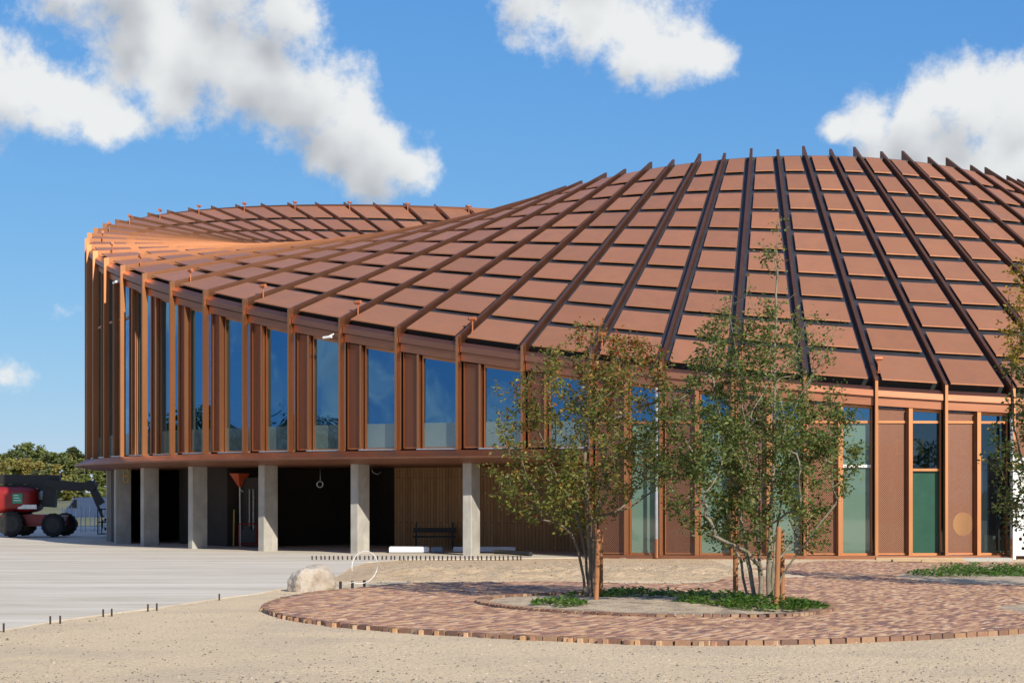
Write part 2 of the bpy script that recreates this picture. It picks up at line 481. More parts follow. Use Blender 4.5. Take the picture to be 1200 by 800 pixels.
# windows, mullions and mesh panels for the bays the camera side can see
frost_bays = {3, 4, 5, 6}
for k in range(-12, 14):
    ta, tb = TH(k), TH(k + 1)
    zb = ZS + .02 if k < KFULL else .10
    full = k >= KFULL
    m0, m1, g0, g1 = (.47, .525, .55, .945) if full else (.295, .327, .37, .965)
    # mesh panel
    mp = MB()
    wallquad(mp, ta, tb, .045, m0 - .01, GL - .07, zb + .05, GL - .07, lambda t: ZE(t) - .73, uv=True)
    po = mp.build('mesh_panel', M['mesh'], bld)
    fr = MB()
    for w in ((.035, .05), (m0 - .015, m0)):
        bar(fr, ta, tb, w[0], w[1], GL - .10, GL - .04, zb + .02, lambda t: ZE(t) - .71)
    bar(fr, ta, tb, .05, m0 - .015, GL - .10, GL - .04, zb + .02, zb + .06)
    if full: bar(fr, ta, tb, .05, m0 - .015, GL - .11, GL - .03, 3.83, 3.90)
    fr.build('panel_frame', M['fin'], po)
    # wall behind the mesh: dark glass
    mu = MB()
    bar(mu, ta, tb, m0, m1, GL - (.28 if full else .20), GL + .05, zb, lambda t: ZE(t) - .705)
    mu.build('mullion', M['fin'], bld)
    wf = MB()
    bar(wf, ta, tb, g0 - .02, g0, GL - .06, GL + .05, zb, ZH)
    bar(wf, ta, tb, g1, g1 + .022, GL - .06, GL + .05, zb, ZH)
    bar(wf, ta, tb, g0, g1, GL - .06, GL + .05, zb, zb + .06)
    bar(wf, ta, tb, g0, g1, GL - .06, GL + .05, lambda t: ZE(t) - .78, ZH)
    if full: bar(wf, ta, tb, g0, g1, GL - .09, GL + .05, 3.83, 3.90)
    if k in (-12, -11, -10, -9, -8): bar(wf, ta, tb, g0, g1, GL - .08, GL + .05, 7.95, 8.02)
    if k == 7: bar(wf, ta, tb, g0, g1, GL - .08, GL + .05, 2.48, 2.55)
    win = wf.build('window', M['fin'], bld)
    g = MB()
    if full:
        wallquad(g, ta, tb, g0, g1, GL, 3.9, GL, lambda t: ZE(t) - .78)
        g.build('glass_pane', M['glass'], win)
        g = MB()
        if k == 7:
            wallquad(g, ta, tb, g0, g1, GL, 2.55, GL, 3.83)
            g.build('glass_pane', M['glass_clear'], win)
            g = MB(); wallquad(g, ta, tb, g0, g1, GL + .02, zb + .06, GL + .02, 2.48)
            g.build('door_leaf', M['greendoor'], win)
            
        else:
            wallquad(g, ta, tb, g0, g1, GL, zb + .06, GL, 3.83)
            g.build('glass_pane', M['frost'] if k in frost_bays else M['glass_clear'], win)
        if k == 6:
            g = MB(); bar(g, ta, tb, g0, g1, GL - .07, GL - .005, 2.58, 2.66); g.build('transom', M['white'], win)
    else:
        wallquad(g, ta, tb, g0, g1, GL, zb + .06, GL, lambda t: ZE(t) - .78)
        g.build('glass_pane', M['glass'], win)
        g = MB(); wallquad(g, ta, tb, g0, g1, GL - .03, zb + .06, GL - .03, ZS + .80)
        g.build('balustrade', M['frost_low'], win)
        g = MB(); bar(g, ta, tb, m1 - .01, .97, GL - .30, GL - .06, ZS + .0, ZS + .035); g.build('sill', M['steel'], win)
    # glazing behind the mesh
    g = MB(); wallquad(g, ta, tb, .03, g0 - .02, GL + .02, zb, GL + .02, lambda t: ZE(t) - .71)
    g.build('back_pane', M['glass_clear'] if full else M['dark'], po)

# closed wall for the bays out of sight
rw = MB()
for k in list(range(-38, -12)) + list(range(14, 48)):
    ta, tb = TH(k), TH(k + 1)
    wallquad(rw, ta, tb, 0, 1, GL, 0.0 if k >= KFULL and k < 30 else ZS, GL, lambda t: ZE(t) - .68)
rw.build('rear_wall', M['fascia'], bld)
# courtyard wall
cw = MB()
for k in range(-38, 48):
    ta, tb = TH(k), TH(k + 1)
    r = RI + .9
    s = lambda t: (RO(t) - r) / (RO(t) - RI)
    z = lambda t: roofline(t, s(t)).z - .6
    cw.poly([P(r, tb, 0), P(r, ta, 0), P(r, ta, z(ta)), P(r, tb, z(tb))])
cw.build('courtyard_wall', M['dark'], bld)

# upper floor slab with its flared brown edge (all bays left of KFULL)
sl = MB(); so = MB(); fl = MB()
for k in range(-38, KFULL):
    ta, tb = TH(k), TH(k + 1)
    prof = lambda t: [(RO(t) - 7.5, ZS), (RO(t) + .03, ZS - .02), (RO(t) + .40, ZS - .21), (RO(t) + .40, ZS - .26), (RO(t) - .35, ZS - .37), (RO(t) - .9, ZS - .40)]
    A = [P(r, ta, z) for r, z in prof(ta)]; B = [P(r, tb, z) for r, z in prof(tb)]
    for i in range(5):
        sl.poly([A[i], B[i], B[i + 1], A[i + 1]][::-1])
    ra = RO(ta) - .9; rb = RO(tb) - .9
    so.poly([P(ra, ta, ZS - .40), P(rb, tb, ZS - .40), P(RI + .9, tb, ZS - .40), P(RI + .9, ta, ZS - .40)][::-1])
    # upper interior back wall
    fl.poly([P(RO(ta) - 7.5, ta, ZS), P(RO(tb) - 7.5, tb, ZS), P(RO(tb) - 7.5, tb, roofline(tb, 7.5 / (RO(tb) - RI)).z - .6), P(RO(ta) - 7.5, ta, roofline(ta, 7.5 / (RO(ta) - RI)).z - .6)])
sl.build('floor_slab', M['soffit'], bld)
so.build('soffit', M['soffit'], bld)
fl.build('interior_wall', M['dark'], bld)

# concrete columns
for k in (1, -1, -3, -5, -7, -9, -11, -13):
    t = TH(k) - .003; ro = RO(t)
    mb = MB(); tv = TAN(t) * .15; c = .02
    q = []
    r0, r1 = ro - .82, ro - 1.40
    out = [(-.15, r0 - c), (-.15 + c, r0), (.15 - c, r0), (.15, r0 - c), (.15, r1 + c), (.15 - c, r1), (-.15 + c, r1), (-.15, r1 + c)]
    lo = [P(r, t, .0) + TAN(t) * a for a, r in out]; hi = [P(r, t, ZS - .39) + TAN(t) * a for a, r in out]
    for i in range(8):
        j = (i + 1) % 8
        mb.poly([lo[i], lo[j], hi[j], hi[i]])
    mb.build('column', M['conc_col'], bld)

# recessed ground floor: boarded wall, dark walls, concrete wall end, door
bw = MB()
ta, tb = TH(-3.15), TH(3.6)
nb = 20
for i in range(nb):
    t0 = ta + (tb - ta) * i / nb; t1 = ta + (tb - ta) * (i + 1) / nb
    r = RO(0) - 6.2
    u0 = r * (t0 - ta); u1 = r * (t1 - ta)
    bw.poly([P(r, t0, 0), P(r, t1, 0), P(r, t1, ZS - .41), P(r, t0, ZS - .41)], uv=[(u0, 0), (u1, 0), (u1, 2.75), (u0, 2.75)])
bw.build('boarded_wall', M['boards'], bld)
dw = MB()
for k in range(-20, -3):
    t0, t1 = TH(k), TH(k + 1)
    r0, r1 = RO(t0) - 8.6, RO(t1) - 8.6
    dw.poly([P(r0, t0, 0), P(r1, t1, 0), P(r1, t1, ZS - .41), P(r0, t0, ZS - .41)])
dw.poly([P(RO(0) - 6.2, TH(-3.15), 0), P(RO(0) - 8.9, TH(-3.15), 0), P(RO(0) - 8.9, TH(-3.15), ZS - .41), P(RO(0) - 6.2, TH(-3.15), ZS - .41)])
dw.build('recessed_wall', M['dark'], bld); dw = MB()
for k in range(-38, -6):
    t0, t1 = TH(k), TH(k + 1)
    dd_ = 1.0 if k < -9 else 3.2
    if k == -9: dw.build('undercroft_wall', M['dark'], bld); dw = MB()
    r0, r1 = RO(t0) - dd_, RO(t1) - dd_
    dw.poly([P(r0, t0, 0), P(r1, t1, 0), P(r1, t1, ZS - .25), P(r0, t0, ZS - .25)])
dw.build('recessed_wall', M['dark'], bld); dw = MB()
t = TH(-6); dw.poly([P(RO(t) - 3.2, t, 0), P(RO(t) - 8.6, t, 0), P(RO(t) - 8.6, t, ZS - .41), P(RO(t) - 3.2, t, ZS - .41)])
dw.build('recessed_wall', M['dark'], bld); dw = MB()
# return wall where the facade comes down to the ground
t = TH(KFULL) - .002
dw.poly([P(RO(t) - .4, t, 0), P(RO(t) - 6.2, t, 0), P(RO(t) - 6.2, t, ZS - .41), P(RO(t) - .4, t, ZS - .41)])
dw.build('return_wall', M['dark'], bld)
# door with two tall bar handles in the dark recess behind the third column from the left
t = TH(-5.35); r = RO(t) - 3.6
db = MB()
tv = TAN(t)
def rbox(mb, t, r, a0, a1, d0, d1, z0, z1):
    o = P(r, t, 0); R_ = Vector((sin(t), -cos(t), 0)); T_ = TAN(t)
    q = []
    for z in (z0, z1):
        for a, d in ((a0, d0), (a1, d0), (a1, d1), (a0, d1)):
            v = o + T_ * a + R_ * d; q.append((v.x, v.y, z))
    mb.hexa(q)
rbox(db, t, r, -1.0, 1.0, -.06, 0, .02, 2.4)
door = db.build('door', M['dark'], bld)
for a in (-.13, .13):
    h = MB(); rbox(h, t, r, a - .02, a + .02, .05, .09, .35, 2.0); rbox(h, t, r, a - .012, a + .012, 0.002, .05, .6, .64); rbox(h, t, r, a - .012, a + .012, 0.002, .05, 1.7, 1.74)
    h.build('handle', M['steel'], door)

# ground floor interior of the full-height part
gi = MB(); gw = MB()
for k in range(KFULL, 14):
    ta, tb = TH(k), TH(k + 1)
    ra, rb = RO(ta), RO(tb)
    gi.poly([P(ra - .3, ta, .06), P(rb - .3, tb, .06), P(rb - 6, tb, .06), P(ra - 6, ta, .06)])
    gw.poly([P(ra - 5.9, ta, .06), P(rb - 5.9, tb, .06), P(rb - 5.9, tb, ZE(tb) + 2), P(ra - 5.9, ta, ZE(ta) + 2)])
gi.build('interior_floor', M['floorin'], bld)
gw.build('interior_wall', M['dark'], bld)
sp = MB()
for k in range(KFULL, 14):
    ta, tb = TH(k), TH(k + 1)
    bar(sp, ta, tb, 0, 1, -.02, .5, -.05, .10)
sp.build('plinth', M['soffit'], bld)
# downpipes beside two of the fins
for k in (4, 9):
    t = TH(k) - .004; ro = RO(t) + .07
    mb = MB(); p0 = P(ro, t, .55); p1 = P(ro, t, ZE(t) - .75)
    mb.tube([p0, p1], .045, 10)
    dp = mb.build('downpipe', M['steel'], bld, smooth=False)
    mb = MB(); mb.tube([P(ro, t, .02), P(ro, t, .56)], .058, 10); mb.build('downpipe_foot', M['fin'], dp)

# interior accents seen through the right-hand bays
def accent(name, mat, k, w0, w1, z0, z1, depth, label, cat):
    mb = MB(); bar(mb, TH(k), TH(k + 1), w0, w1, depth, depth + .06, z0, z1)
    return tag(mb.build(name, mat), label, cat)
accent('notice_panel', M['yellow'], 7, .36, .78, 2.95, 3.38, .8, 'square yellow panel behind the glass above the green door', 'panel')
accent('notice_panel', M['yellow'], 8, .33, .44, 2.95, 3.38, .8, 'narrow yellow panel behind the mesh right of the green door', 'panel')
mb = MB()
t = TH(8.30); c = P(RO(t) - .36, t, .98)
T_ = TAN(t); R_ = Vector((sin(t), -cos(t), 0))
ring = [c + T_ * (.30 * cos(a * pi / 18)) + Vector((0, 0, .33 * sin(a * pi / 18))) for a in range(36)]
mb.poly(ring); mb.poly([p - R_ * .05 for p in reversed(ring)])
for i in range(36):
    j = (i + 1) % 36
    mb.poly([ring[i], ring[i] - R_ * .05, ring[j] - R_ * .05, ring[j]])
tag(mb.build('round_sign', M['yellow']), 'round yellow disc low behind the perforated panel right of the green door', 'disc')
accent('cupboard', M['purple'], 8, .55, .78, .12, 2.5, 1.2, 'dark blue cupboard standing inside behind the rightmost glass pane', 'cupboard')

# ------------------------------------------------------------------ roof anchors on every second rib
def make_anchor(name):
    root = empty(name, (0, 0, 0))
    mb = MB(); mb.tube([(0, 0, -.18), (0, 0, .20)], .022, 8); mb.tube([(0, 0, -.18), (0, 0, -.15)], .06, 8)
    mb.build('post', M['orange'], root)
    mb = MB(); mb.tube([(-.10, 0, .24), (.11, 0, .24)], .06, 12); mb.build('cap', M['orange'], root)
    mb = MB(); mb.tube([(-.05, 0, .24), (-.14, .0, .24)], .04, 10); mb.build('nozzle', M['blackplastic'], root)
    return root
odd = list(range(-29, 9, 2))
proto = make_anchor('roof_anchor')
ordw = ['first', 'second', 'third', 'fourth', 'fifth', 'sixth', 'seventh', 'eighth', 'ninth', 'tenth', 'eleventh', 'twelfth']
back = [k for k in odd if k <= -11]; front = [k for k in odd if k > -11]
for i, k in enumerate(odd):
    o = proto if i == 0 else copy_tree(proto)
    t = TH(k) + .17 / RO(0)
    p = roofline(t, .045)
    o.location = (p.x, p.y, p.z + .03)
    o.rotation_euler = (0, 0, TH(k))
    if k in back:
        o['label'] = 'orange capped roof fixture, %s from the right along the far roof rim' % ordw[back[::-1].index(k)]
        o['group'] = 'orange fixtures along the far roof rim'
    else:
        o['label'] = 'orange capped roof fixture, %s from the left along the near eave' % ordw[front.index(k)]
        o['group'] = 'orange fixtures along the near eave'
    o['category'] = 'roof fixture'

# two white cameras under the eave
def seccam(k, lab):
    t = TH(k) - .01; p = P(RO(t) + .05, t, ZE(t) - .62)
    o = empty('security_camera', p, lab, 'security camera', rz=t)
    a = MB(); a.tube([p + Vector((-.30, 0, 0)), p + Vector((.02, 0, .02))], .04, 10); a.build('camera_body', M['white'], o)
    a = MB(); a.tube([p + Vector((-.31, 0, 0)), p + Vector((-.295, 0, 0))], .035, 10); a.build('lens', M['blackplastic'], o)
    a = MB(); a.tube([p + Vector((-.1, 0, .03)), p + Vector((-.05, .2, .12))], .02, 8); a.build('bracket', M['white'], o)
seccam(-1, 'white tube camera under the front eave above the glass')
seccam(-7, 'white tube camera under the eave at the far left corner')

# ------------------------------------------------------------------ ground sheets
def sheet(name, pts, z, mat, kind='structure'):
    mb = MB(); mb.poly([(x, y, z) for x, y in pts])
    return tag(mb.build(name, mat), kind=kind)
g = MB(); S = 4000
g.poly([(-S, -S, -.06), (S, -S, -.06), (S, S, -.06), (-S, S, -.06)])
tag(g.build('ground', M['earth']), kind='structure')

def fbm(x, y, s, o=4):
    return mnoise.fractal(Vector((x * s, y * s, 3.7)), .8, 2.1, o)
# concrete yard outline (front edge measured in the photo)
edge_px = [(-140, 765), (0, 739), (60, 729), (100, 723), (180, 713), (260, 701), (300, 696), (337, 689), (372, 683), (398, 674), (412, 665), (430, 659), (470, 656), (613, 654.5), (700, 653)]
edge = [gp(u, v) for u, v in edge_px]
yard = [(-70, edge[0][1])] + edge + [(3.2, 56), (6, 70), (0, 110), (-70, 118)]
mb = MB()
top = [(x, y, .016) for x, y in yard]
mb.poly(top)
for i in range(len(yard)):
    a = yard[i]; b = yard[(i + 1) % len(yard)]
    mb.poly([(a[0], a[1], -.05), (b[0], b[1], -.05), (b[0], b[1], .016), (a[0], a[1], .016)])
tag(mb.build('concrete_yard', M['yard']), kind='structure')

def inpoly(x, y, poly):
    c = False; n = len(poly); j = n - 1
    for i in range(n):
        xi, yi = poly[i]; xj, yj = poly[j]
        if (yi > y) != (yj > y) and x < (xj - xi) * (y - yi) / (yj - yi) + xi: c = not c
        j = i
    return c
def smoothpoly(pts, n=2):
    for _ in range(n):
        q = []
        for i in range(len(pts)):
            a = pts[i]; b = pts[(i + 1) % len(pts)]
            q.append((a[0] * .75 + b[0] * .25, a[1] * .75 + b[1] * .25)); q.append((a[0] * .25 + b[0] * .75, a[1] * .25 + b[1] * .75))
        pts = q
    return pts
outer_px = [(308, 714), (316, 719.5), (345, 727), (400, 735), (500, 743), (600, 748.5), (700, 753), (800, 756), (900, 755.5), (1000, 753), (1100, 748.5), (1200, 741.5), (1300, 732), (1420, 715), (1420, 664), (1300, 661), (1200, 661), (1100, 661), (1030, 660), (975, 658), (930, 662), (870, 669.5), (843, 677), (850, 684.5), (800, 687.5), (710, 686.5), (640, 684), (580, 684.5), (466, 686.6), (427, 692), (400, 693.5), (355, 698.6), (322, 706.5)]
bed_px = [(559, 708.5), (580, 702.5), (640, 699.8), (740, 698.5), (850, 700), (942, 707), (981, 716), (969, 720), (930, 726.5), (840, 727), (740, 726), (640, 720.5), (580, 714.5)]
bed2_px = [(1045, 676), (1080, 671), (1140, 667), (1200, 665.5), (1330, 665), (1330, 690), (1200, 688), (1120, 686), (1060, 681)]
bed3_px = [(1158, 714.5), (1200, 709.5), (1300, 706), (1300, 727), (1200, 722)]
outer = smoothpoly([gp(u, v) for u, v in outer_px], 1)
bed = smoothpoly([gp(u, v) for u, v in bed_px], 2)
bed2 = smoothpoly([gp(u, v) for u, v in bed2_px], 2)
bed3 = smoothpoly([gp(u, v) for u, v in bed3_px], 2)

# sand sheet with gentle real relief, raised into a loose bank in front of the building
def smooth01(a, b, x):
    t = max(0, min(1, (x - a) / (b - a))); return t * t * (3 - 2 * t)
def sandz(x, y):
    z = .006 * fbm(x, y, .9) + .005 * fbm(x, y, 3.0)
    if y > 40:
        e = smooth01(40.6, 43, y) * (1 - smooth01(43.5, 50, y)) * smooth01(-3.9, -2.6, x) * (1 - smooth01(4.6, 7.0, x + (y - 44) * .22))
        z += e * (.15 + .08 * fbm(x, y, .7) + .09 * fbm(x, y, 1.9) + .05 * fbm(x, y, 4.5))
    return z
mb = MB()
xs = [-10 + .16 * i for i in range(int(26 / .16))]; ys = []
y = 12.0
while y < 57: ys.append(y); y += .16 if y < 60 else 1
idx = {}
for j, y in enumerate(ys):
    for i, x in enumerate(xs):
        idx[(i, j)] = len(mb.v); mb.v.append((x, y, sandz(x, y)))
yard_in = {}
for j in range(len(ys) - 1):
    for i in range(len(xs) - 1):
        mb.f.append((idx[(i, j)], idx[(i + 1, j)], idx[(i + 1, j + 1)], idx[(i, j + 1)])); mb.c.append((1, 1, 1)); mb.uv.append(None)
        yy = ys[j]; xx = xs[i]
        mb.m.append(1 if (yy > 41 and xx > -4.2 and xx < 5.5) else 0)
o = mb.build('sand', [M['sand'], M['bank']], smooth=True); tag(o, kind='structure')
sheet('sand_apron', [(-60, -30), (60, -30), (60, 12.05), (-60, 12.05)], -.012, M['sand'])
sheet('sand_apron', [(15.9, 12.05), (60, 12.05), (60, 60), (15.9, 60)], -.013, M['sand'])
sheet('sand_apron', [(-60, 12.05), (-9.95, 12.05), (-9.95, 26), (-60, 24)], -.014, M['sand'])

# brick paving: every clinker is real geometry, one sheet
bricks = MB()
pal = [((.42, .24, .14), 5), ((.24, .12, .085), 4), ((.34, .18, .11), 5), ((.15, .08, .07), 4), ((.55, .36, .21), 4), ((.48, .29, .14), 3), ((.11, .065, .062), 2.6), ((.58, .42, .27), 2.5)]
pw = [w for _, w in pal]
def bcol(rng=random):
    c = rng.choices(pal, pw)[0][0]; f = rng.uniform(.85, 1.15)
    c = tuple(q * .72 + w_ * .28 for q, w_ in zip(c, (.35, .20, .125)))
    return tuple(min(1, q * f * 1.3) for q in c)
ang = radians(62); ca, sa = cos(ang), sin(ang)
def add_brick(cx, cy, a, L, W, h=.055, col=None):
    c, s = cos(a), sin(a)
    tz = [random.uniform(-.003, .003) for _ in range(4)]
    q = []
    sh = .004
    for z, k in ((-.02, 0), (h, sh)):
        for i, (u, v) in enumerate(((-L / 2 + k, -W / 2 + k), (L / 2 - k, -W / 2 + k), (L / 2 - k, W / 2 - k), (-L / 2 + k, W / 2 - k))):
            q.append((cx + u * c - v * s, cy + u * s + v * c, z + (tz[i] if z > 0 else 0)))
    col = col or bcol()
    for f in ((4, 5, 6, 7), (0, 1, 5, 4), (1, 2, 6, 5), (2, 3, 7, 6), (3, 0, 4, 7)):
        bricks.poly([q[i] for i in f], col)
BL, BW = .235, .068
row = 0
v = -6.0
xmin, xmax = -5, 18
while v < 32:
    u = 14 + random.uniform(-.12, .12)
    while u < 62:
        x = u * ca - (v) * sa * 1.0; y_ = u * sa + v * ca
        if 22 < y_ < 54 and -5 < x < 17 and abs(x) / y_ < .33:
            if inpoly(x, y_, outer) and not inpoly(x, y_, bed) and not inpoly(x, y_, bed2) and not inpoly(x, y_, bed3):
                add_brick(x, y_, ang + random.uniform(-.012, .012), BL - random.uniform(.006, .012), BW - random.uniform(.006, .012))
        u += BL
    v += BW
# edging course set on end along the outer rim and the bed
def course(poly, step, L, W, inset, ymax=41):
    n = len(poly)
    acc = 0.0
    for i in range(n):
        a = Vector((*poly[i], 0)); b = Vector((*poly[(i + 1) % n], 0)); d = b - a; L0 = d.length
        if L0 < 1e-6: continue
        pos = acc
        while pos < L0:
            p = a + d * (pos / L0)
            if p.y < ymax and abs(p.x) / p.y < .33: add_brick(p.x, p.y, atan2(d.y, d.x) + random.uniform(-.03, .03), L - random.uniform(.008, .02), W, .058 + inset + random.uniform(0, .012), tuple((q * .6 + w_ * .4) * .72 for q, w_ in zip(bcol(), (.30, .17, .11))))
            pos += step
        acc = pos - L0
course(outer, .215, .21, .10, 0)
course(bed, .13, .12, .20, .03)
jp = MB()
tag(bricks.build('brick_paving', M['brick']), kind='structure')
# jointing sand under the bricks
def tess(poly, z, name, mat):
    bm = bmesh.new()
    vs = [bm.verts.new((x, y, z)) for x, y in poly]
    f = bm.faces.new(vs); bmesh.ops.triangulate(bm, faces=[f])
    me = bpy.data.meshes.new(name); bm.to_mesh(me); bm.free(); me.materials.append(mat)
    o = bpy.data.objects.new(name, me); COL.objects.link(o); tag(o, kind='structure'); return o
tess(outer, .036, 'paving_bed', M['joint'])
def mound(poly, name, mat, h, z0=.045):
    cx = sum(p[0] for p in poly) / len(poly); cy = sum(p[1] for p in poly) / len(poly)
    mb = MB(); rings = []
    n = len(poly); R = 7
    for r in range(R + 1):
        f = 1 - r / R
        ids = []
        for p in poly:
            x = cx + (p[0] - cx) * f; y = cy + (p[1] - cy) * f
            ids.append(len(mb.v)); mb.v.append((x, y, z0 + (0 if r == 0 else h * (1 - f * f) + .03 * fbm(x, y, 2.4) * min(1, r / 2))))
        rings.append(ids)
    for r in range(R):
        for i in range(n):
            j = (i + 1) % n
            mb.f.append((rings[r][i], rings[r][j], rings[r + 1][j], rings[r + 1][i])); mb.c.append((1, 1, 1)); mb.uv.append(None); mb.m.append(0)
    return tag(mb.build(name, mat, smooth=True), kind='structure')
mound(bed, 'planting_bed_soil', M['bed'], .05)
mound(bed2, 'planting_bed_soil', M['bed'], .05)
mound(bed3, 'planting_bed_soil', M['bed'], .02)

# ------------------------------------------------------------------ ground cover (countless leaves)
def leaf_poly(mb, p, d, up, L, W, col, bend=.25):
    d = d.normalized(); s = d.cross(up)
    if s.length < 1e-4: s = d.orthogonal()
    s.normalize(); n = s.cross(d).normalized()
    a = p; b = p + d * (L * .45) + s * (W / 2) + n * (L * bend * .25); c = p + d * L - n * (L * bend * .3); e = p + d * (L * .45) - s * (W / 2) + n * (L * bend * .25)
    mb.poly([a, b, c, e], col)
def rdir(z0=-1.0, z1=1.0):
    z = random.uniform(z0, z1); a = random.uniform(0, 2 * pi); r = sqrt(max(0, 1 - z * z))
    return Vector((r * cos(a), r * sin(a), z))
def cover(name, blobs, n, mat):
    mb = MB()
    tw = sum(b[2] * b[3] for b in blobs)
    for bx, by, rx, ry, hh in blobs:
        m = int(n * rx * ry / tw)
        for _ in range(m):
            r = sqrt(random.random()); a = random.uniform(0, 2 * pi)
            x = bx + rx * r * cos(a); y = by + ry * r * sin(a)
            if fbm(x, y, 1.7) < -.28: continue
            z = .06 + hh * (1 - r * r) * random.random() + .03
            c = random.uniform(.6, 1.3)
            col = (.085 * c, .17 * c, .03 * c) if random.random() < .75 else (.16 * c, .22 * c, .045 * c)
            leaf_poly(mb, Vector((x, y, z)), rdir(-.1, .8), Vector((0, 0, 1)), random.uniform(.06, .11), random.uniform(.045, .075), col)
    return tag(mb.build(name, mat), kind='stuff')
def gblob(u, v, rx, ry, h): x, y = gp(u, v); return (x, y, rx, ry, h)
cover('ground_cover', [gblob(655, 714, .45, .8, .10), gblob(745, 703, .8, .6, .14), gblob(800, 704, .6, .7, .14), gblob(850, 711, .8, 1.1, .16), gblob(900, 717, .7, 1.0, .18), gblob(935, 718, .45, .7, .14), gblob(690, 704, .4, .5, .10)], 5200, M['leaf'])
cover('ground_cover', [gblob(1120, 677, .9, 1.6, .22), gblob(1160, 676, .9, 1.8, .24), gblob(1205, 677, 1.0, 1.8, .24), gblob(1085, 678, .4, .8, .12)], 4200, M['leaf'])

# ------------------------------------------------------------------ trees
def grow_tree(base, stems, targets, name, label, twig=.004, leafn=9, leafL=(.05, .085), leafcol=None, bark='bark', rmax=.045, leafprob=None, spread=.16, expo=.58):
    """stems: list of polylines (hand-placed main stems); targets: points the branches reach for"""
    nodes = []; parent = []
    def addnode(p, par): nodes.append(Vector(p)); parent.append(par); return len(nodes) - 1
    for st in stems:
        par = -1
        pts = [Vector(p) for p in st]
        for i in range(len(pts) - 1):
            m = max(2, int((pts[i + 1] - pts[i]).length / .22))
            for q in range(m):
                f = q / m
                p = pts[i].lerp(pts[i + 1], f)
                if par >= 0: p += Vector((random.gauss(0, .012), random.gauss(0, .012), 0))
                par = addnode(p, par)
        addnode(pts[-1], par)
    tips = []
    cen = Vector(base)
    targets = sorted(targets, key=lambda p: (p - cen).length)
    for T in targets:
        best = None; bd = 1e9
        for i, p in enumerate(nodes):
            d = T - p
            L = d.length
            pen = L + (0.9 * max(0, p.z - T.z + .25 * L)) + (.6 if p.z < cen.z + .55 else 0)
            if parent[i] >= 0 and pen < bd * 1.5:
                pd = p - nodes[parent[i]]
                if pd.length > 1e-5 and L > 1e-5: pen += .45 * L * (1 - pd.dot(d) / (pd.length * L))
            if pen < bd: bd = pen; best = i
        p = nodes[best]; L = (T - p).length
        if L < .05: continue
        m = max(2, int(L / .16))
        par = best
        outw = Vector((T.x - cen.x, T.y - cen.y, 0))
        sag = random.uniform(.02, .12) * L
        for q in range(1, m + 1):
            f = q / m
            x = p.lerp(T, f); x.z += sin(f * pi) * sag * -.4
            x += Vector((random.gauss(0, .007), random.gauss(0, .007), random.gauss(0, .006)))
            par = addnode(x, par)
        tips.append((par, best))
    n = len(nodes)
    w = [0.0] * n
    ch = [[] for _ in range(n)]
    for i in range(n):
        if parent[i] >= 0: ch[parent[i]].append(i)
    for i in range(n - 1, -1, -1):
        if not ch[i]: w[i] = 1.0
        if parent[i] >= 0: w[parent[i]] += w[i]
    wm = max(w)
    rad = [max(twig, rmax * (q / wm) ** expo) for q in w]
    root = empty(name, base, label, 'tree')
    tr = MB()
    done = [False] * n
    for i in range(n):
        if parent[i] >= 0 and ch[parent[i]] and max(ch[parent[i]], key=lambda c: w[c]) == i: continue
        chain = [] if parent[i] < 0 else [parent[i]]
        j = i
        while True:
            chain.append(j)
            if not ch[j]: break
            j = max(ch[j], key=lambda c: w[c])
        if len(chain) < 2: continue
        rr = [rad[c] for c in chain]
        if parent[i] >= 0: rr[0] = rr[1]
        thick = rr[0]
        tr.tube([nodes[c] for c in chain], rr, 7 if thick > .012 else 4, cap=False)
    tr.build('trunk', M[bark], root, smooth=True)
    lf = MB()
    for i in range(n):
        if w[i] > 7 or nodes[i].z < cen.z + .5: continue
        d0 = (nodes[i] - nodes[parent[i]]) if parent[i] >= 0 else Vector((0, 0, 1))
        if d0.length < 1e-6: continue
        d0.normalize()
        pr = leafprob(nodes[i] - cen) if leafprob else 1
        cnt = leafn * pr
        cnt = int(cnt) + (1 if random.random() < cnt - int(cnt) else 0)
        for _ in range(cnt):
            p = nodes[i] + rdir() * random.uniform(.0, spread)
            d = (rdir(-.9, .6) + d0 * .5)
            L = random.uniform(*leafL)
            leaf_poly(lf, p, d, rdir(.2, 1), L, L * random.uniform(.5, .68), leafcol(p - cen))
    lf.build('crown', M['leaf'], root)
    return root

def profile(tab, h):
    for (h0, a0, b0), (h1, a1, b1) in zip(tab, tab[1:]):
        if h0 <= h <= h1:
            f = (h - h0) / (h1 - h0); return a0 + (a1 - a0) * f, b0 + (b1 - b0) * f
    return 0, 0
def sample_targets(base, tab, n, dens=None, depth=.9):
    out = []
    H0, H1 = tab[0][0], tab[-1][0]
    tries = 0
    while len(out) < n and tries < n * 60:
        tries += 1
        h = random.uniform(H0, H1)
        l, r = profile(tab, h)
        wd = (r - l) / 2; c = (l + r) / 2
        if wd <= .02: continue
        a = random.uniform(0, 2 * pi); q = sqrt(random.random())
        x = c + wd * q * cos(a); y = wd * depth * q * sin(a)
        if random.random() > (wd / 1.8) ** 1.2 + .08: continue
        cl = mnoise.noise(Vector((x * 1.1, y * 1.1, h * 1.1)) + Vector((base[0], base[1], 0)))
        if cl < -.12 and random.random() < .75: continue
        if dens and random.random() > dens(x, h): continue
        out.append(Vector((base[0] + x, base[1] + y, base[2] + h)))
    return out
def mixcol(cols):
    ws = [c[1] for c in cols]
    c = random.choices([c[0] for c in cols], ws)[0]; f = random.uniform(.75, 1.25)
    return tuple(q * f for q in c)

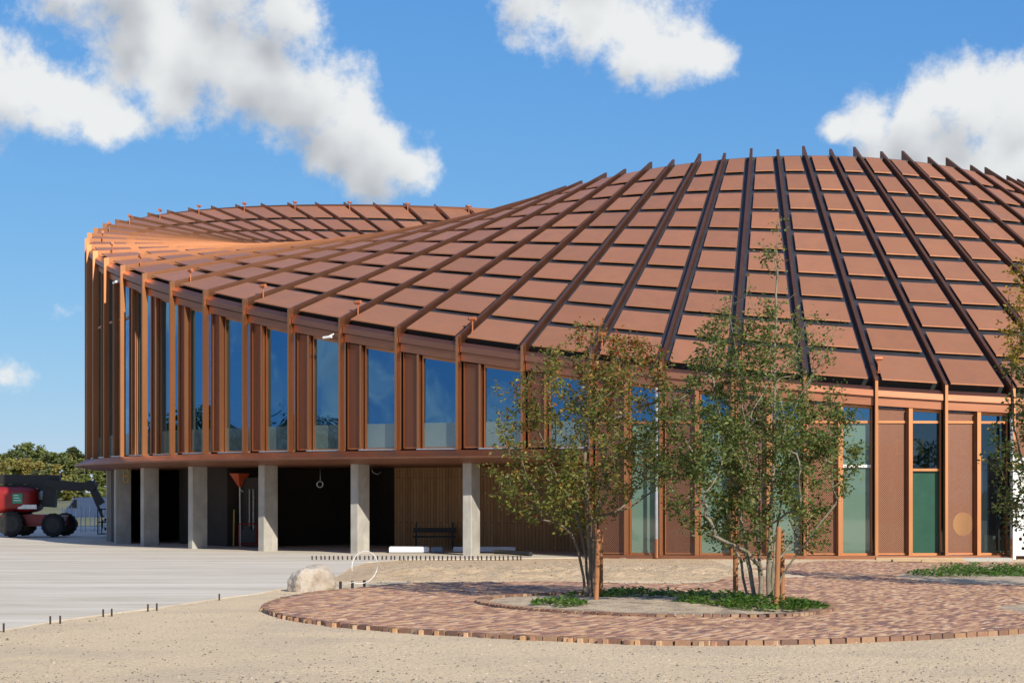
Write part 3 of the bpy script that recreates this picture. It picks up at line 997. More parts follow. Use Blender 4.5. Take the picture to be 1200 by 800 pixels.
# tree with reddening leaves, left
bx, by = gp(692, 705)
base = (bx, by, .05)
tab1 = [(1.15, -.9, .45), (1.5, -1.6, .9), (2.0, -1.85, 1.35), (2.6, -1.65, 1.6), (3.1, -1.6, 1.6), (3.6, -1.65, 1.5), (3.9, -1.2, 1.4), (4.25, -.6, 1.25), (4.62, -.15, .25)]
V = Vector
def rel(base, pts): return [(base[0] + x, base[1] + y, base[2] + z) for x, y, z in pts]
stems1 = [rel(base, q) for q in (
    [(-.05, 0, -.1), (-.16, .05, .6), (-.32, .05, 1.1), (-.75, .0, 1.45), (-1.35, -.1, 1.75)],
    [(0, .05, -.1), (-.08, .1, .7), (-.18, .2, 1.3), (-.55, .35, 2.1), (-.9, .45, 2.9), (-1.1, .5, 3.5)],
    [(.02, -.03, -.1), (.0, -.02, .8), (-.05, -.1, 1.5), (-.1, -.2, 2.4), (-.05, -.25, 3.3), (0, -.2, 4.3)],
    [(.08, .02, -.1), (.1, .05, .9), (.14, .1, 1.45), (.4, .15, 2.2), (.75, .2, 3.0), (1.0, .2, 3.8)],
    [(.05, -.08, -.1), (.04, -.15, .7), (.05, -.3, 1.3), (-.3, -.7, 2.0), (-.5, -1.0, 2.9)],
    [(.0, .08, -.1), (.02, .2, .8), (.15, .45, 1.6), (.3, .8, 2.5), (.4, .9, 3.4)])]
def col1(p):
    red = max(0, min(1, (p.z - 3.0) / 1.2)) * (.75 if p.x > -.2 else .35)
    if random.random() < red * .6: return mixcol([((.27, .07, .03), 3), ((.34, .15, .035), 2), ((.22, .12, .035), 2)])
    return mixcol([((.145, .165, .035), 6), ((.19, .19, .04), 4), ((.09, .112, .025), 5), ((.29, .22, .05), 2.2), ((.29, .12, .035), 1.0)])
random.seed(11)
grow_tree(base, stems1, sample_targets(base, tab1, 420), 'tree', 'multi-stemmed young tree with reddening olive leaves, left of the two in the oval bed', leafn=18, leafcol=col1, leafL=(.052, .09), rmax=.045, twig=.0028, spread=.2)

# taller tree with dark green leaves, middle
bx, by = gp(893, 714)
base2 = (bx, by, .05)
tab2 = [(.75, -.4, .8), (1.2, -1.2, 1.25), (1.6, -1.65, 1.45), (2.2, -1.85, 1.5), (2.9, -1.8, 1.5), (3.5, -1.5, 1.35), (4.1, -1.15, 1.05), (4.6, -.8, .85), (5.0, -.5, .6), (5.5, -.1, .35), (6.05, .2, .3)]
stems2 = [rel(base2, q) for q in (
    [(.1, .0, -.1), (.14, .05, 1.2), (.2, .05, 2.6), (.22, .05, 4.2), (.25, .0, 6.1)],
    [(-.1, .05, -.1), (-.22, .1, .8), (-.35, .15, 1.7), (-.6, .2, 2.7), (-.75, .2, 3.6)],
    [(-.02, -.05, -.1), (-.08, -.15, .9), (-.2, -.3, 1.9), (-.35, -.5, 3.0), (-.5, -.5, 4.2), (-.55, -.4, 4.8)],
    [(.15, -.02, -.1), (.3, -.05, .45), (.7, -.2, 1.1), (1.1, -.3, 1.6)],
    [(.14, .08, -.1), (.25, .2, 1.2), (.5, .5, 2.4), (.8, .7, 3.4), (1.0, .7, 4.2)],
    [(.2, .05, 2.4), (.6, 0.0, 3.3), (1.0, -.05, 4.0), (1.15, -.05, 4.35)],
    [(-.15, .1, -.1), (-.3, .35, .7), (-.7, .7, 1.6), (-1.1, .8, 2.3)],
    [(.0, .1, -.1), (.0, .3, 1.0), (.05, .7, 2.2), (.0, .8, 3.4)])]
def col2(p):
    if random.random() < max(0, (p.z - 3.6) / 6): return mixcol([((.14, .115, .03), 2), ((.20, .10, .03), 1)])
    return mixcol([((.095, .14, .034), 6), ((.14, .18, .045), 5), ((.06, .082, .022), 4), ((.20, .205, .055), 2.6), ((.24, .19, .055), .8)])
def lp2(p):
    f = 1.0
    if p.z > 3.4: f *= .75 if p.x < .1 else .42
    if p.z > 4.7: f *= .28
    if p.z < 1.1: f *= .5
    return f
random.seed(23)
grow_tree(base2, stems2, sample_targets(base2, tab2, 540), 'tree', 'tall dark green young tree with a thin bare top, right in the oval bed', leafn=29, leafcol=col2, leafprob=lp2, leafL=(.048, .083), bark='barklight', rmax=.042, twig=.0028, spread=.2)

# tree cut by the right edge of the picture
bx, by = gp(1232, 692)
base3 = (bx, by, .05)
tab3 = [(.9, -.7, .7), (1.4, -1.1, 1.2), (2.4, -1.35, 1.4), (3.4, -1.2, 1.3), (4.4, -1.0, 1.0), (5.4, -.9, .8), (6.3, -.6, .5), (6.7, -.3, .3)]
stems3 = [rel(base3, q) for q in (
    [(0, 0, -.1), (-.05, .05, 1.5), (-.1, .05, 3.2), (-.2, 0, 5.0), (-.25, 0, 6.5)],
    [(.05, 0, -.1), (-.2, -.1, .9), (-.6, -.2, 2.0), (-.85, -.2, 3.2)],
    [(.1, .05, -.1), (.3, .2, 1.5), (.7, .4, 3.0), (.8, .4, 4.2)],
    [(0, .1, -.1), (-.2, .5, 1.5), (-.5, .8, 3.0), (-.6, .7, 4.6), (-.7, .4, 5.6)])]
def col3(p):
    if p.z > 4.2: return mixcol([((.34, .24, .035), 4), ((.25, .20, .035), 3), ((.15, .14, .03), 2), ((.36, .20, .05), 1)])
    return mixcol([((.055, .09, .022), 5), ((.08, .11, .03), 4), ((.12, .14, .035), 2), ((.26, .2, .05), 1)])
random.seed(5)
grow_tree(base3, stems3, sample_targets(base3, tab3, 330), 'tree', 'young tree with yellow top leaves, cut off by the right edge', leafn=14, leafcol=col3, leafL=(.065, .11), rmax=.055, twig=.003, spread=.2)

# stakes
def stake(u, v, h, lean, lab, r=.042):
    x, y = gp(u, v)
    mb = MB(); mb.tube([(x, y, -.1), (x + lean, y, h)], [r, r * .95], 12)
    mb.tube([(x + lean, y, h), (x + lean * 1.02, y, h + .015)], [r * .95, r * .6], 12)
    o = mb.build('tree_stake', M['stake'], loc=(x, y, 0)); tag(o, lab, 'stake', 'round wooden stakes supporting the young trees'); return o
stake(698, 709, 1.22, .05, 'left of two brown wooden stakes beside the reddening tree')
stake(704, 704, 1.20, .0, 'right, rear of two brown wooden stakes beside the reddening tree')
stake(909, 718, 1.30, .05, 'thick orange-brown stake in front of the taller green tree, nearest the camera')
stake(917, 712, 1.22, -.01, 'brown stake just behind the thick one at the taller green tree')
stake(862, 707, 1.0, .0, 'darker brown stake left of the taller green tree stems', .045)

# ------------------------------------------------------------------ boulder, pins, hose, small site items
def boulder(u, v, sx, sy, sz, lab):
    x, y = gp(u, v)
    bm = bmesh.new(); bmesh.ops.create_icosphere(bm, subdivisions=5, radius=1)
    for vtx in bm.verts:
        p = vtx.co.copy()
        n1 = mnoise.fractal(p * 1.1 + Vector((4, 1, 2)), .9, 2, 3); n2 = mnoise.fractal(p * 4, .8, 2, 4)
        f = 1 + .22 * n1 + .04 * n2
        q = p * f
        q.z = q.z * (1 - .12 * q.x) if q.z > 0 else q.z
        vtx.co = Vector((q.x * sx, q.y * sy, max(-.25, q.z) * sz))
    me = bpy.data.meshes.new('boulder'); bm.to_mesh(me); bm.free()
    me.polygons.foreach_set('use_smooth', [True] * len(me.polygons)); me.materials.append(M['rock'])
    o = bpy.data.objects.new('boulder', me); COL.objects.link(o); o.location = (x, y, .08)
    tag(o, lab, 'boulder')
boulder(368, 692, .46, .40, .40, 'pale rounded granite boulder on the sand beside the concrete yard')

def pin_mesh(h, r):
    mb = MB(); mb.tube([(0, 0, -.05), (0, 0, h)], r, 7); return mb
pm = pin_mesh(.095, .021).build('steel_pin', M['pin'])
tag(pm, 'short dark steel pin in the long row along the concrete edge before the columns', 'steel pin', 'row of steel pins along the rear concrete edge')
first = True
u = 366.0
while u < 612:
    o = pm if first else pm.copy()
    if not first: COL.objects.link(o)
    first = False
    x, y = gp(u + random.uniform(-.6, .6), 656.2)
    o.location = (x, y, .03); o.rotation_euler = (random.uniform(-.08, .08), random.uniform(-.08, .08), 0)
    u += 5.1
pl = pin_mesh(.115, .014).build('steel_pin', M['pin'])
first = True
for (u, v), lb in (((4.4, 740), 'lone steel pin at the left picture edge of the concrete yard'),
             ((59, 731), 'left pin of the pair nearest the left picture edge'), ((70.6, 730.5), 'right pin of the pair nearest the left picture edge'),
             ((121, 722.5), 'left pin of the middle pair on the yard edge'), ((131, 721.8), 'right pin of the middle pair on the yard edge'),
             ((173.4, 716), 'left pin of the pair farthest right on the yard edge'), ((183.8, 715), 'right pin of the pair farthest right on the yard edge'),
             ((257, 703), 'lone steel pin on the yard edge nearest the boulder')):
    o = pl if first else pl.copy()
    if not first: COL.objects.link(o)
    first = False
    x, y = gp(u, v); o.location = (x, y, .0); tag(o, lb, 'steel pin', 'steel pins along the near yard edge')
pk = pin_mesh(.15, .028).build('black_peg', M['blackplastic'])
first = True
for (u, v), lb in (((399, 690), 'black peg beside the boulder, left of three'), ((413, 689.5), 'black peg in the middle of three by the white hose loop'), ((427, 688.5), 'black peg right of three, under the white hose loop')):
    o = pk if first else pk.copy()
    if not first: COL.objects.link(o)
    first = False
    x, y = gp(u, v); o.location = (x, y, .0); tag(o, lb, 'peg', 'black pegs by the boulder')
# countless small stones and crumbs lying on the sand
mb = MB()
for _ in range(5200):
    v = 800 - 118 * random.random() ** 1.6 if random.random() < .75 else random.uniform(657, 690)
    u = random.uniform(-10, 1210) if v > 690 else random.uniform(440, 860)
    x, y = gp(u, v)
    if inpoly(x, y, yard) or (inpoly(x, y, outer) and not inpoly(x, y, bed)): continue
    r = random.uniform(.005, .013) * (1.7 if random.random() < .06 else 1)
    if y > 40: r *= 1.7
    z = sandz(x, y) if not inpoly(x, y, bed) else .1
    a = random.uniform(0, pi); c = random.uniform(.5, 1.15); col = random.choice(((.45, .36, .25), (.30, .25, .2), (.55, .46, .35), (.16, .12, .09)))
    q = [(x + r * 1.3 * cos(a + k * pi / 2), y + r * sin(a + k * pi / 2) * 1.1, z + .1 * r) for k in range(4)]
    t_ = (x + random.uniform(-.3, .3) * r, y, z + r * random.uniform(.7, 1.2))
    for k in range(4): mb.poly([q[k], q[(k + 1) % 4], t_], tuple(w_ * c for w_ in col))
tag(mb.build('pebbles', M['stone']), kind='stuff')
# white hose loop
x, y = gp(424, 690)
mb = MB()
pts = []
for i in range(33):
    a = -2.0 + 2 * pi * .86 * i / 32
    pts.append((x + .02 + .28 * cos(a) + .05 * sin(a * .5), y + .3 * sin(a * .7), .42 + .30 * sin(a)))
pts = [(x - .6, y + .1, .06), (x - .35, y, .08)] + pts
mb.tube(pts, .007, 6)
tag(mb.build('hose', M['white'], smooth=True), 'thin white hose standing in a loop beside the boulder', 'hose')
# foam boards and corrugated pipe at the building foot
def slab(u0, u1, v, h, d, name, mat, lab, cat, segs=1):
    x0, y0 = gp(u0, v); x1, y1 = gp(u1, v)
    mb = MB()
    mb.box(x0, x1, y0, y0 + d, .04, .04 + h); mb.box(x0 + .02, x1 - .03, y0 + .02, y0 + d - .03, .042 + h, .06 + h)
    o = mb.build(name, mat); tag(o, lab, cat)
slab(456, 503, 648.2, .15, .5, 'insulation_board', M['foam'], 'long white insulation board left of the right-hand column', 'insulation board')
slab(505, 519, 648.2, .145, .5, 'insulation_board', noisy('grey_foam', (.16, .2, .28), (.2, .25, .33), 3), 'short blue-grey insulation board between the white ones', 'insulation board')
slab(531, 604, 647.6, .13, .45, 'insulation_board', M['foam'], 'white insulation board passing behind the right-hand column', 'insulation board')
x0, y0 = gp(580, 650.5); x1, y1 = gp(622, 653)
mb = MB(); pts = []; rr = []
for i in range(61):
    f = i / 60; pts.append((x0 + (x1 - x0) * f, y0 + (y1 - y0) * f + .2 * sin(f * 5), .11)); rr.append(.05 + .018 * (i % 2 == 0))
mb.tube(pts, rr, 10)
tag(mb.build('drain_pipe', M['blackplastic']), 'black corrugated drain pipe lying on the concrete edge', 'drain pipe')
# timber boards by the right facade
def boards(u0, u1, v, z, d, h, lab, ang=0):
    x0, y0 = gp(u0, v); x1, y1 = gp(u1, v)
    mb = MB(); mb.box(-(x1 - x0) / 2, (x1 - x0) / 2, -d / 2, d / 2, 0, h)
    o = mb.build('timber_board', M['timber']); o.location = ((x0 + x1) / 2, y0, z); o.rotation_euler = (0, 0, ang)
    tag(o, lab, 'timber board', 'loose timber boards along the right facade')
boards(1026, 1128, 658.5, .06, .22, .07, 'long timber board lying closest to the doors on the right')
boards(1045, 1110, 660.5, .07, .20, .05, 'short timber board lying across the paving in front of the green door', .06)
boards(1080, 1130, 661.5, .07, .16, .05, 'weathered timber board nearest the camera by the right bed', -.05)
sheet_o = MB(); x0, y0 = gp(1122, 656.5); x1, y1 = gp(1180, 656.5); sheet_o.box(x0, x1, y0 - .6, y0, .0, .09)
tag(sheet_o.build('door_step', M['conc_col']), 'low pale concrete step under the rightmost window', 'step')
# perforated white screen at the right edge
x, y = gp(1188, 655)
scr = MB()
def screen_mat():
    m, nt, out = newmat('white_punched_sheet')
    tc = N(nt, 'ShaderNodeTexCoord'); vo = N(nt, 'ShaderNodeTexVoronoi', i_Scale=5.5); nt.links.new(tc.outputs['Object'], vo.inputs['Vector'])
    lt = N(nt, 'ShaderNodeMath', operation='LESS_THAN'); lt.inputs[1].default_value = .33; nt.links.new(vo.outputs['Distance'], lt.inputs[0])
    b = N(nt, 'ShaderNodeBsdfPrincipled'); b.inputs['Base Color'].default_value = (.72, .72, .70, 1)
    tr = N(nt, 'ShaderNodeBsdfTransparent'); mx = N(nt, 'ShaderNodeMixShader')
    nt.links.new(lt.outputs[0], mx.inputs[0]); nt.links.new(b.outputs[0], mx.inputs[1]); nt.links.new(tr.outputs[0], mx.inputs[2]); nt.links.new(mx.outputs[0], out.inputs[0])
    return m
sroot = empty('garden_screen', (x, y, 0), 'white screen punched with holes at the right picture edge', 'screen')
scr.box(x + .06, x + 1.5, y - .02, y + .02, .1, 2.85); scr.build('punched_sheet', screen_mat(), sroot)
for px in (x, x + 1.53):
    f = MB(); f.box(px - .03, px + .05, y - .04, y + .04, 0, 2.95); f.build('post', M['white'], sroot)

# things under the raised floor
t = TH(-2.0)
def under(k, r, z=0): 
    t = TH(k); return P(RO(t) - r, t, z)
c = under(-1.6, 3.0)
# hanging cable with ring (x=375)
def world_at(u, y): return (u - 600) / FPX * y
yy = 66.0
x = world_at(375, yy)
mb = MB(); mb.tube([(x, yy, ZS - .41), (x + .01, yy, 2.35), (x, yy, 2.25)], .012, 6)
ringp = [(x + .10 * sin(a * pi / 10), yy, 2.16 + .10 * cos(a * pi / 10)) for a in range(21)]
mb.tube(ringp, .022, 8, cap=False)
tag(mb.build('hanging_cable', M['steel'], smooth=True), 'pale cable with a coiled ring hanging under the raised floor', 'cable')
yy = 65.5
x = world_at(437, yy)
mb = MB(); mb.tube([(x - .05, yy, ZS - .42), (x, yy, 2.55), (x + .15, yy, 2.48), (x + .28, yy, 2.58)], .012, 6)
tag(mb.build('hanging_cable', M['steel'], smooth=True), 'short curling cable end hanging right of the middle column', 'cable')
# orange hopper above a pale post that imitates a gap of light
yy = 68.5; x = world_at(281, yy)
hop = empty('mixing_hopper', (x, yy, 0), 'orange funnel over a pale post imitating a gap of light, in the dark under the building', 'funnel')
mb = MB(); mb.tube([(x, yy, 2.08), (x, yy, 2.10), (x, yy, 2.55)], [.03, .06, .36], 4); mb.build('funnel', M['orange_red'], hop)
mb = MB(); mb.tube([(x + .02, yy, .03), (x, yy, 2.1)], .025, 8); mb.build('light_gap_post', M['white'], hop)  # pale post added for the bright sliver of daylight seen through below the funnel
mb = MB(); mb.tube([(x + .02, yy, 2.0), (x + .85, yy + .2, 1.3)], .03, 8); mb.build('arm', M['steel'], hop)
mb = MB(); mb.tube([(x - .2, yy - .1, .03), (x - .18, yy - .1, 1.3)], .03, 8); tag(mb.build('marker_post', M['yellow']), 'thin yellow post leaning in the dark left of the funnel', 'post')
yy = 67.5; x = world_at(291, yy)
gen = empty('generator', (x, yy, 0), 'small red-framed machine on the floor under the building', 'machine')
mb = MB(); mb.box(x - .22, x + .25, yy - .2, yy + .2, .18, .62); mb.box(x - .15, x + .1, yy - .15, yy + .15, .62, .74); mb.build('engine_block', M['darksteel'], gen)
mb = MB()
for sx in (-.28, .3):
    for sy in (-.25, .25): mb.tube([(x + sx, yy + sy, .04), (x + sx, yy + sy, .82)], .02, 6)
    mb.tube([(x + sx, yy - .25, .82), (x + sx, yy + .25, .82)], .02, 6)
for sy in (-.25, .25):
    for zz in (.14, .82): mb.tube([(x - .28, yy + sy, zz), (x + .3, yy + sy, zz)], .02, 6)
mb.build('frame', M['red'], gen)
# pallet bench before the boarded wall
yy = 65.3
for u0, u1, lb in ((484, 534, 'dark low bench before the boarded wall left of the column'), (596, 650, 'dark low bench before the boarded wall behind the reddening tree')):
    x0, x1 = world_at(u0, yy), world_at(u1, yy)
    be = empty('bench', ((x0 + x1) / 2, yy, 0), lb, 'bench', 'dark benches before the boarded wall')
    mb = MB(); mb.box(x0, x1, yy - .2, yy + .2, .40, .46); mb.build('seat', M['darksteel'], be)
    mb = MB(); mb.box(x0, x1, yy + .17, yy + .2, .56, .72); mb.build('backrest', M['darksteel'], be)
    for xx in (x0 + .1, x1 - .1):
        mb = MB(); mb.box(xx - .03, xx + .03, yy - .18, yy + .16, .0, .398); mb.box(xx - .03, xx + .03, yy + .205, yy + .24, .0, .9); mb.build('leg', M['darksteel'], be)
# yellow rings, modelled in place of a hanging lamp's reflection on the glass
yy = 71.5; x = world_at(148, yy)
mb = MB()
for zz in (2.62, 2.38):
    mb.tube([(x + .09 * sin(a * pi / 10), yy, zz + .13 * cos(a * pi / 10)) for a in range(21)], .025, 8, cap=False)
tag(mb.build('lamp_reflection', M['yellow'], smooth=True), 'yellow figure-eight rings imitating a lamp reflection between the leftmost columns', 'lamp reflection')

# ------------------------------------------------------------------ boom lift (in the building's shade at the left)
LY = 83.5
def lx(u): return (u - 600) / FPX * LY
def lz(v): return HC + (V0 - v) / FPX * LY
lift = empty('boom_lift', (lx(10), LY, .04), 'red articulated boom lift with black folded arms, parked in shade left of the building', 'boom lift')
def wheel(xc, yc, r, w):
    mb = MB(); prof = [(-.5, .62), (-.5, .9), (-.38, 1), (.38, 1), (.5, .9), (.5, .62)]
    n = 32
    for i in range(n):
        a0, a1 = 2 * pi * i / n, 2 * pi * (i + 1) / n
        tr = 1.0 if i % 2 else .955
        for (p, q), (p2, q2) in zip(prof, prof[1:]):
            f = lambda pp, qq, a: (xc + r * (qq * (tr if qq > .95 else 1)) * cos(a), yc + pp * w, .04 + r + r * (qq * (tr if qq > .95 else 1)) * sin(a))
            mb.poly([f(p, q, a0), f(p2, q2, a0), f(p2, q2, a1), f(p, q, a1)])
    wh = mb.build('wheel', M['rubber'], lift)
    mb = MB(); mb.tube([(xc, yc - w * .46, .04 + r), (xc, yc + w * .46, .04 + r)], r * .62, 24); mb.tube([(xc, yc - w * .52, .04 + r), (xc, yc - w * .40, .04 + r)], r * .25, 12)
    mb.build('rim', M['red'] if False else M['darksteel'], wh)
for yc in (LY - .2, LY + 2.0):
    wheel(lx(15), yc, .55, .42); wheel(lx(64), yc, .50, .42)
mb = MB(); mb.box(lx(-8), lx(70), LY + .15, LY + 1.75, .48, .95); mb.box(lx(24), lx(52), LY + .02, LY + 1.85, .62, .98); mb.build('chassis', M['red'], lift)
# turret body: rounded hull
mb = MB()
bm = bmesh.new(); bmesh.ops.create_cube(bm, size=1)
bmesh.ops.bevel(bm, geom=bm.edges[:] + bm.verts[:], offset=.28, segments=5, affect='EDGES', profile=.6)
me = bpy.data.meshes.new('turret_hood'); bm.to_mesh(me); bm.free()
me.polygons.foreach_set('use_smooth', [True] * len(me.polygons)); me.materials.append(M['red'])
o = bpy.data.objects.new('turret_hood', me); COL.objects.link(o); o.parent = lift
x0, x1, z0, z1 = lx(-40), lx(43), lz(601), lz(570)
o.location = Vector(((x0 + x1) / 2, LY + .75, (z0 + z1) / 2)) - Vector(lift.location); o.scale = (x1 - x0, 1.9, z1 - z0)
mb = MB(); mb.box(lx(16), lx(27.5), LY - .215, LY - .20, lz(589.5), lz(578)); dc = mb.build('sticker', M['green'], lift)
mb = MB()
for i in range(3): mb.box(lx(17.5), lx(26 - i * 1.5), LY - .222, LY - .218, lz(586.6 - i * 3), lz(585.6 - i * 3))
mb.build('sticker_lettering', M['white'], dc)
mb = MB(); mb.box(lx(22), lx(44), LY - .19, LY - .1, lz(596), lz(591)); mb.build('bumper', M['steel'], lift)
def beam(mb, p, q, h, w):
    p = Vector(p); q = Vector(q); d = (q - p).normalized(); s = Vector((0, 1, 0)); u = d.cross(s).normalized() * -1
    if u.z < 0: u = -u
    Q = []
    for a in (-1, 1):
        Q += [p + u * (a * h / 2) - s * (w / 2), q + u * (a * h / 2) - s * (w / 2), q + u * (a * h / 2) + s * (w / 2), p + u * (a * h / 2) + s * (w / 2)]
    mb.hexa(Q)
cy = LY + .75
mb = MB(); beam(mb, (lx(-60), cy, lz(561)), (lx(66), cy, lz(561.5)), .40, .34); beam(mb, (lx(-60), cy, lz(571)), (lx(55), cy, lz(569)), .16, .26)
for i in range(5): beam(mb, (lx(5 + 9 * i), cy, lz(563)), (lx(0 + 9 * i), cy, lz(570)), .12, .2)
mb.build('lower_boom', M['darksteel'], lift)
mb = MB(); beam(mb, (lx(55), cy, lz(562)), (lx(53), cy, lz(594)), .55, .42); beam(mb, (lx(40), cy, lz(573)), (lx(52), cy, lz(573)), .12, .3); beam(mb, (lx(40), cy, lz(588)), (lx(52), cy, lz(588)), .2, .3)
mb.build('upright_link', M['darksteel'], lift)
mb = MB(); beam(mb, (lx(52), cy - .3, lz(565.5)), (lx(104), cy - .3, lz(570)), .30, .28); beam(mb, (lx(58), cy - .3, lz(572)), (lx(96), cy - .3, lz(574)), .10, .2)
mb.tube([(lx(104), cy - .5, lz(569)), (lx(104), cy - .1, lz(569))], .24, 16)
mb.build('upper_boom', M['darksteel'], lift)
mb = MB(); beam(mb, (lx(104), cy - .3, lz(568)), (lx(117), cy - .3, lz(590)), .26, .24); beam(mb, (lx(103), cy - .3, lz(572)), (lx(118), cy - .3, lz(606)), .10, .12)
mb.build('jib', M['darksteel'], lift)
# basket on the ground end
mb = MB()
bxx, bz = lx(124), lz(617)
for dx in (-.35, .35):
    for dy in (-.4, .4): mb.tube([(bxx + dx, cy - .3 + dy, bz - .3), (bxx + dx, cy - .3 + dy, bz + .75)], .025, 6)
for zz in (bz - .3, bz + .2, bz + .75):
    for dy in (-.4, .4): mb.tube([(bxx - .35, cy - .3 + dy, zz), (bxx + .35, cy - .3 + dy, zz)], .025, 6)
    for dx in (-.35, .35): mb.tube([(bxx + dx, cy - .7, zz), (bxx + dx, cy + .1, zz)], .025, 6)
mb.box(bxx - .35, bxx + .35, cy - .7, cy + .1, bz - .32, bz - .28)
mb.build('basket', M['darksteel'], lift)

# pale van and a picket fence behind
VY = 100.0
def vx(u): return (u - 600) / FPX * VY
def vz(v): return HC + (V0 - v) / FPX * VY
van = empty('parked_van', (vx(100), VY, 0), 'pale blue-white van parked behind the boom lift, partly hidden by the building', 'van')
mb = MB()
outl = [(vx(76), vz(606)), (vx(75), vz(598)), (vx(79), vz(595)), (vx(86), vz(584)), (vx(90), vz(582.5)), (vx(136), vz(582)), (vx(137), vz(606))]
for yv, s in ((VY, 1), (VY + 1.9, -1)):
    pts = [(x, yv, z) for x, z in outl]
    mb.poly(pts[::-1] if s == 1 else pts)
for i in range(len(outl)):
    a = outl[i]; b = outl[(i + 1) % len(outl)]
    mb.poly([(a[0], VY, a[1]), (b[0], VY, b[1]), (b[0], VY + 1.9, b[1]), (a[0], VY + 1.9, a[1])])
mb.build('body', M['vanwhite'], van)
mb = MB(); mb.poly([(vx(80.5), VY - .01, vz(595)), (vx(90), VY - .01, vz(595)), (vx(90), VY - .01, vz(585)), (vx(87), VY - .01, vz(585))]); mb.build('side_window', M['vanglass'], van)
mb = MB(); mb.poly([(vx(79.6), VY + .1, vz(594.6)), (vx(79.6), VY + 1.8, vz(594.6)), (vx(86.2), VY + 1.8, vz(584.2)), (vx(86.2), VY + .1, vz(584.2))]); mb.build('windscreen', M['vanglass'], van).location += Vector((-.012, 0, .012))
for uu in (83, 126):
    mb = MB(); mb.tube([(vx(uu), VY - .03, .33), (vx(uu), VY + .2, .33)], .33, 20); w_ = mb.build('wheel', M['rubber'], van)
    mb = MB(); mb.tube([(vx(uu), VY - .045, .33), (vx(uu), VY - .02, .33)], .19, 16); mb.build('rim', M['steel'], w_)
fen = empty('picket_fence', (vx(100), 94.5, 0), 'low fence of pale uprights in front of the parked van', 'fence')
FY = 94.5
for i in range(15):
    xx = -21.5 + .22 * i
    mb = MB(); mb.tube([(xx, FY, 0), (xx, FY, 1.05 + .25 * random.random())], .03, 6); mb.build('post', M['white'] if i % 3 == 0 else M['vanwhite'], fen)
mb = MB(); mb.tube([(-21.6, FY + .04, .8), (-18.3, FY + .04, .8)], .02, 6); mb.build('rail', M['vanwhite'], fen)

# ------------------------------------------------------------------ background trees on a low rise
def HZ(x, y): return -.07 + max(0, 2.2 * smooth01(120, 250, y) + .5 * fbm(x, y, .04) * smooth01(120, 150, y))
hill = MB(); nx, ny = 40, 24
for j in range(ny + 1):
    for i in range(nx + 1):
        x = -150 + 140 * i / nx; y = 118 + 190 * j / ny
        hill.v.append((x, y, HZ(x, y)))
for j in range(ny):
    for i in range(nx):
        a = j * (nx + 1) + i
        hill.f.append((a, a + 1, a + nx + 2, a + nx + 1)); hill.c.append((1, 1, 1)); hill.uv.append(None); hill.m.append(0)
tag(hill.build('hill', M['earth'], smooth=True), kind='structure')
def far_tree(x, y, z, h, wd, hue, lab, n=1500, lsz=.34):
    root = empty('tree', (x, y, z), lab, 'tree', 'background trees on the rise at the left')
    mb = MB()
    mb.tube([(x, y, z - .3), (x + .1, y, z + h * .35), (x, y, z + h * .75)], [h * .022, h * .016, h * .006], 7)
    for b in range(5):
        a = random.uniform(0, 2 * pi); hb = random.uniform(.3, .6)
        mb.tube([(x, y, z + h * hb), (x + wd * .6 * cos(a), y + wd * .6 * sin(a), z + h * (hb + .2))], [h * .009, h * .003], 5)
    mb.build('trunk', M['bark'], root, smooth=True)
    lf = MB()
    clumps = []
    for c in range(34):
        hh = random.uniform(.12, 1.0) ; q = sin(pi * min(1, .16 + hh * .82)) ** .6
        a = random.uniform(0, 2 * pi); rr = wd * q * sqrt(random.random()) * .9
        clumps.append((Vector((x + rr * cos(a), y + rr * sin(a), z + h * hh * .95)), random.uniform(.10, .19) * h * .55, random.uniform(.7, 1.3)))
    for c, r, f in clumps:
        for _ in range(n // 34):
            p = c + rdir() * r * random.random() ** .45
            ff = f * random.uniform(.7, 1.3)
            leaf_poly(lf, p, rdir(-.6, .6), rdir(.1, 1), lsz * random.uniform(.6, 1.3), lsz * .7, tuple(q * ff for q in hue))
    lf.build('crown', M['farleaf'], root)
hues = [(.21, .20, .05), (.16, .18, .05), (.085, .11, .035), (.25, .21, .06), (.13, .155, .05)]
spec = [(12, 262, 529, 6.0, 2, 'dark green broad tree on the left skyline'), (31, 270, 522, 5.2, 4, 'dark rounded tree, highest on the left skyline'),
        (2, 235, 538, 6.0, 0, 'yellow-green bushy tree at the left picture edge above the lift'), (30, 230, 537, 5.6, 3, 'golden-green tree in the middle of the rise above the lift'),
        (66, 240, 531, 4.8, 4, 'pale green tree with visible stems right of the golden one'), (99, 238, 538, 5.0, 1, 'green tree partly behind the slab tip of the building'),
        (82, 190, 562, 4.2, 1, 'low green bush behind the parked van'), (46, 185, 558, 4.6, 0, 'low yellow-green bush behind the lift boom'),
        (89, 275, 524, 1.8, 2, 'slim taller tree on the skyline beside the building corner'), (121, 200, 552, 4.6, 1, 'green bush framed between lift jib and leftmost column'),
        (-18, 240, 530, 5.0, 1, 'tall green tree just beyond the left picture edge'), (50, 280, 530, 5.0, 2, 'dark tree between the skyline trees further back'),
        (80, 260, 535, 5.2, 0, 'broad yellow-green tree directly below the slim skyline tree'),
        (14, 182, 562, 5.0, 0, 'low olive bush behind the red lift body')]
for u, y, vt, wd, hi, lab in spec:
    x = (u - 600) / FPX * y
    zt = HC + (V0 - vt) / FPX * y
    z = HZ(x, y) - .15
    far_tree(x, y, z, (zt - z) * 1.04, wd, hues[hi], lab, n=4200, lsz=.42)
